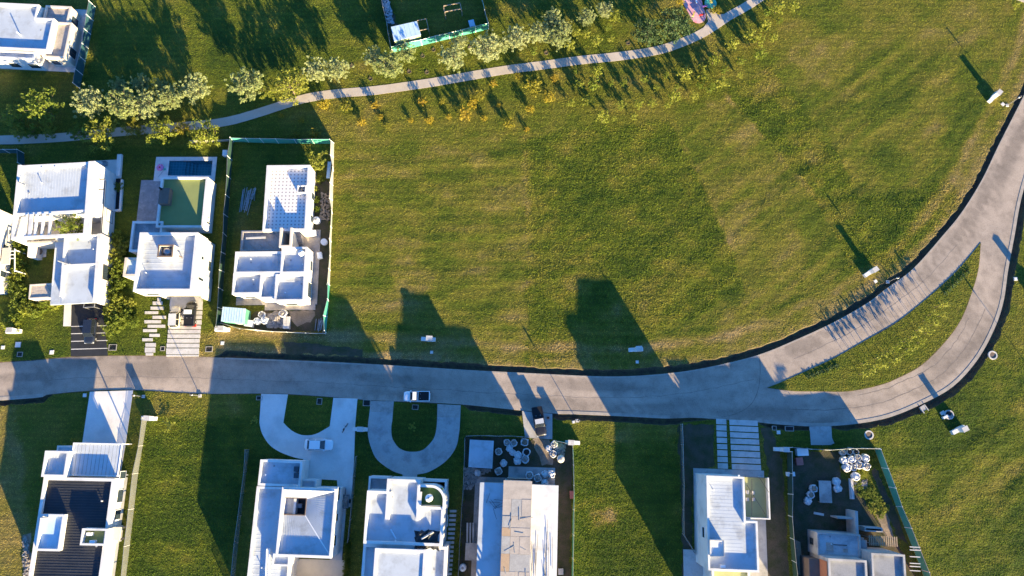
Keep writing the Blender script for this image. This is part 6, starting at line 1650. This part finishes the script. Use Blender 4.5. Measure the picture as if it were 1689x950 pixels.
SILVER = [(151, 172, 25), (208, 174, 27), (244, 178, 25), (284, 164, 22), (324, 149, 23), (410, 142, 27), (522, 119, 20), (557, 117, 20), (617, 97, 17), (645, 111, 23), (671, 90, 16), (747, 97, 22),
          (759, 71, 13), (804, 83, 25), (826, 76, 15), (852, 66, 21), (891, 58, 19), (912, 35, 17), (920, 64, 20), (968, 31, 15), (998, 19, 14), (932, 49, 12)]
row('silver', 'poplar_tree', 'silver-leaved tree', 'tree', [(x, y, r * .86) for x, y, r in SILVER], 'silver-leaved trees above the footpath', 'in the row above the footpath', hs=None)
row('silver', 'poplar_tree', 'shaded silver-leaved tree', 'tree', [(197, 143, 12), (234, 140, 14), (266, 146, 12)], 'shaded trees behind the silver row', 'of three behind the silver row')
row('limetree', 'young_tree', 'yellow-green young tree', 'tree', [(443, 149, 15), (479, 144, 24), (495, 128, 13)], 'yellow-green young trees above the footpath', 'among the silver trees')
row('dark', 'broadleaf_tree', 'dark green tree', 'tree', [(1069, 57, 20), (1113, 42, 23)], 'dark trees by the playground', 'of two left of the playground')
row('green', 'broadleaf_tree', 'loose green tree', 'tree', [(71, 179, 27), (35, 219, 12), (55, 218, 12), (81, 216, 12), (131, 218, 14), (28, 195, 18)], 'green trees at the left', 'near the path at far left')
row('golden', 'golden_tree', 'golden-green bushy tree', 'tree', [(168, 222, 23), (221, 212, 15), (266, 219, 20), (340, 224, 21), (300, 213, 12)], 'golden trees below the footpath', 'along the path above the pool house')
YEL = [(534, 173, 10), (571, 176, 9), (618, 173, 7), (628, 193, 5), (597, 201, 7), (640, 208, 5), (697, 167, 7), (678, 199, 4.5), (708, 199, 7), (729, 168, 5), (740, 193, 4.5), (766, 188, 11), (779, 171, 9), (791, 158, 9),
       (799, 195, 5), (814, 138, 6), (839, 203, 9), (487, 222, 7.5), (518, 221, 8.5), (464, 191, 4.5), (498, 199, 4.5), (854, 125, 6), (880, 142, 14), (905, 161, 10), (915, 129, 6.5), (874, 179, 7.5), (869, 213, 4.5), (822, 174, 4)]
row('yellow', 'yellow_shrub', 'yellow-leaved young shrub', 'shrub', [(x, y, r * .88) for x, y, r in YEL], 'yellow shrubs below the footpath', 'below the footpath')
GRN = [(942, 171, 5.5), (949, 117, 5), (955, 141, 7.5), (969, 166, 7.5), (984, 118, 9), (978, 140, 9), (994, 193, 9), (1012, 196, 4), (1007, 138, 4.5), (1028, 138, 5.5), (1024, 174, 6.5), (1045, 193, 5.5), (1053, 172, 6.5),
       (1075, 171, 6.5), (1062, 132, 5.5), (1083, 145, 5), (1098, 125, 5), (1116, 143, 4.5), (1111, 160, 8.5), (1100, 174, 5), (1129, 124, 10.5), (1144, 160, 6), (1157, 113, 6.5), (1160, 129, 8.5), (1154, 142, 6), (1171, 147, 7.5),
       (1178, 99, 8.5), (1191, 137, 8.5), (1194, 116, 5.5), (1207, 75, 9.5), (1221, 101, 6.5), (1220, 124, 4.5), (1236, 62, 10.5), (1252, 66, 8), (1252, 91, 9), (1257, 47, 6), (1265, 20, 6.5), (1283, 14, 9), (1307, 12, 8), (1285, 36, 5), (1261, 43, 8), (1274, 63, 6.5), (1675, 8, 6)]
row('limesap', 'sapling', 'green-leaved sapling', 'sapling', GRN, 'green saplings below the footpath', 'below the footpath')
row('limesap', 'sapling', 'yellow-green sapling', 'sapling', [(880, 86, 5.5), (940, 76, 8.5), (950, 55, 7), (967, 57, 7), (984, 68, 7.5), (1002, 47, 6), (1007, 65, 5), (1017, 29, 9), (962, 49, 5)], 'saplings between path and trees', 'on the grass above the footpath')
# planted tree pits without leaf yet
for i, (x, y) in enumerate([(581, 108), (611, 130), (675, 118), (704, 119), (697, 92), (715, 82), (775, 79), (901, 87), (1036, 71)]):
    root = thing('planting_pit', f'dug planting pit, {ordinal(i + 1)} of nine on the lawn above the path', 'planting pit', P(x, y), 0, 'dug planting pits')
    MB().lathe([(.42, .0), (.36, .09), (.22, .05), (.05, .02)], 0, 0, 12, True, True).build('soil_ring', M['soil'], root); MB().tube((0, 0, 0), (.03, .02, 1.1), .02, .012, 5).build('stake', M['bark'], root)
# island saplings and edging tufts
c5 = lambda x, y: (1249 + x / 2.793, 380 + y / 2.793)
WH = [(500, 610), (495, 660), (540, 635), (562, 625), (592, 622), (565, 585), (600, 568), (640, 545), (655, 590), (692, 565), (668, 520), (692, 508), (725, 485), (725, 537), (765, 512), (755, 455), (790, 410), (775, 445), (828, 430),
      (848, 345), (876, 340), (815, 382), (860, 390), (800, 468), (522, 655), (630, 605), (618, 552), (706, 540)]
row('whip', 'sapling', 'slender staked sapling', 'sapling', [(*c5(*q), 4.6) for q in WH], 'slender saplings on the traffic island', 'on the traffic island', hs=1.0, hf=.85)
row('tuft', 'edging_shrub', 'low dark shrub', 'shrub', [(*c5(868 + 110 * k / 13, 290 - 105 * k / 13), 3.2) for k in range(14)], 'edging shrubs at the top of the island', 'at the upper island tip', hs=.25)
row('tuft', 'edging_shrub', 'low green shrub', 'shrub', [(*c5(235 + 140 * k / 13, 682 - 55 * k / 13 + (7 if k % 2 else -7)), 3.2) for k in range(14)], 'edging shrubs at the left of the island', 'at the left island tip', hs=.25)
# garden shrubs
row('shrub', 'hedge_shrub', 'bushy hedge shrub', 'shrub', [(196 - (y - 395) * .06 + (5 if k % 2 else -4), y, 11) for k, y in enumerate(range(392, 552, 15))], 'hedge shrubs right of the black driveway', 'right of the black driveway', hs=1.1)
row('shrub', 'garden_shrub', 'leafy garden shrub', 'shrub', [(212, 520, 9), (222, 531, 8), (215, 500, 7), (337, 492, 4), (196, 534, 10)], 'shrubs on the lawn by the stepping stones', 'beside the stepping stones', hs=.9)
row('shrub', 'garden_shrub', 'yellow-green garden shrub', 'shrub', [(24, 470, 12), (34, 486, 12), (30, 503, 11), (46, 508, 12), (60, 514, 10), (76, 502, 8), (92, 503, 7), (20, 534, 12), (33, 400, 9), (34, 414, 9), (36, 435, 8), (28, 452, 9), (27, 522, 8)],
    'shrubs in the front garden at the left', 'in the far left front garden', hs=1.0)
plant('green', 'courtyard_tree', 'bright green tree growing through the framed roof opening', 'tree', 109, 370, 19, None, .9, 1.25)
plant('shrub', 'garden_shrub', 'dark shrub on the wall of the dark-decked court', 'shrub', 196, 308, 7, None)
plant('green', 'garden_tree', 'green bushy tree in the top right corner of the unfinished house garden', 'tree', 519, 267, 17, None, .55, .6)
row('shrub', 'garden_shrub', 'straggly weed shrub', 'shrub', [(521, 330, 6), (519, 312, 5), (523, 345, 5), (528, 296, 6), (509, 287, 5)], 'weeds along the unfinished house wall', 'right of the unfinished house', hs=.6)
row('shrub', 'planter_shrub', 'shrub', 'shrub', [(704, 796, 4), (712, 800, 4), (727, 800, 3.5), (731, 826, 3.5)], 'shrubs in the white planter frame', 'in the white planter frame', hs=1.2, hf=1.5)
row('shrub', 'weed_patch', 'leafy weed clump', 'shrub', [(1416, 799, 7), (1424, 813, 8), (1436, 815, 9), (1445, 826, 9), (1440, 838, 7), (1456, 838, 8), (1452, 848, 6), (1420, 783, 6)], 'weeds on the lower right plot', 'on the lower right plot', hs=.3)
row('shrub', 'hedge_shrub', 'orange-lit hedge shrub', 'shrub', [(573.5 - k * .5, 899 + k * 8.5, 4.4) for k in range(8)], 'hedge between the two white houses', 'of the hedge between two houses', hs=1.)
for o in list(C.objects):
    if o.name.startswith('yellow_planter'): pass
row('yellow', 'yellow_shrub', 'small yellow shrub', 'shrub', [(1176, 17, 6), (1186, 16, 6), (1122, 2, 6)], 'yellow shrubs at the playground', 'at the edge of the playground', hs=.7)
row('whip', 'weed_plant', 'pale straggly plant', 'plant', [(420, 692, 5), (681, 704, 5), (280, 702, 8)], 'straggly plants on the lower lawns', 'on the shaded lawns below the road', hs=.35)
# ------------------------------------------------------------------ grass blades over the lawns (uncountable: one object)
def make_grass():
    rg = np.random.default_rng(5)
    EXC.append([tuple(p[:2]) for p in corridor])
    x0, x1, y0, y1 = -100, 100, -26, 84
    def scatter(dens):
        n = int((x1 - x0) * (y1 - y0) * dens); p = np.stack([rg.uniform(x0, x1, n), rg.uniform(y0, y1, n)], 1)
        lim = 82 + (p[:, 1] + 21) * .155
        p = p[np.abs(p[:, 0]) < lim]
        return p
    p = scatter(30.0)
    # raster of forbidden ground
    res = .2; nx = int((x1 - x0) / res); ny = int((y1 - y0) / res); mask = np.zeros((nx, ny), bool)
    for poly in EXC:
        a = np.array([q[:2] for q in poly]); lo = np.maximum(((a.min(0) - (x0, y0)) / res).astype(int) - 1, 0); hi = np.minimum(((a.max(0) - (x0, y0)) / res).astype(int) + 2, (nx, ny))
        if (hi <= lo).any(): continue
        gx_, gy_ = np.meshgrid(np.arange(lo[0], hi[0]), np.arange(lo[1], hi[1]), indexing='ij')
        c = np.stack([x0 + (gx_.ravel() + .5) * res, y0 + (gy_.ravel() + .5) * res], 1)
        ins = inside_poly(c, [tuple(q) for q in a]); mask[gx_.ravel()[ins], gy_.ravel()[ins]] = True
    ix = ((p[:, 0] - x0) / res).astype(int).clip(0, nx - 1); iy = ((p[:, 1] - y0) / res).astype(int).clip(0, ny - 1)
    bad = mask[ix, iy]; onisl = inside_poly(p, isl_in)
    p = p[~bad | onisl]; zb = np.where(onisl[~bad | onisl], -.01, undulate(p))
    d = dryness(p)
    rough = np.zeros(len(p)); pw = warp(p)
    for poly, v in ROUGHW: rough[inside_poly(pw, poly)] = v
    keep = rg.random(len(p)) < np.where(rough > .5, 1., .8); p, zb, d, rough = p[keep], zb[keep], d[keep], rough[keep]
    n = len(p); K = 2
    th = rg.uniform(0, 2 * np.pi, (n, K)); hgt = (rg.uniform(.03, .08, (n, K)) * (1 + .4 * rough[:, None])); wd = rg.uniform(.035, .065, (n, K)) * (1 + .3 * rough[:, None])
    cx = p[:, :1] + rg.uniform(-.09, .09, (n, K)); cy = p[:, 1:] + rg.uniform(-.09, .09, (n, K))
    lean = rg.uniform(.03, .11, (n, K)); la = rg.uniform(0, 2 * np.pi, (n, K))
    V = np.empty((n, K, 3, 3), np.float32)
    V[..., 0, 0] = cx - wd * np.cos(th); V[..., 0, 1] = cy - wd * np.sin(th); V[..., 0, 2] = zb[:, None] - .01
    V[..., 1, 0] = cx + wd * np.cos(th); V[..., 1, 1] = cy + wd * np.sin(th); V[..., 1, 2] = zb[:, None] - .01
    V[..., 2, 0] = cx + lean * np.cos(la); V[..., 2, 1] = cy + lean * np.sin(la); V[..., 2, 2] = zb[:, None] + hgt
    nv = n * K * 3; me = bpy.data.meshes.new('grass'); me.vertices.add(nv); me.vertices.foreach_set('co', V.ravel())
    nt_ = n * K; me.loops.add(nv); me.loops.foreach_set('vertex_index', np.arange(nv, dtype=np.int32))
    me.polygons.add(nt_); me.polygons.foreach_set('loop_start', np.arange(0, nv, 3, dtype=np.int32)); me.polygons.foreach_set('loop_total', np.full(nt_, 3, np.int32))
    me.update(); me.validate()
    at = me.attributes.new('dry', 'FLOAT', 'POINT'); at.data.foreach_set('value', np.repeat(d.astype(np.float32), K * 3))
    me.materials.append(M['blade'])
    o = bpy.data.objects.new('grass', me); C.objects.link(o)
    tag(o, 'short olive green grass covering the lawns and fields', 'grass', kind='stuff')
    print('grass tris', nt_)
make_grass()
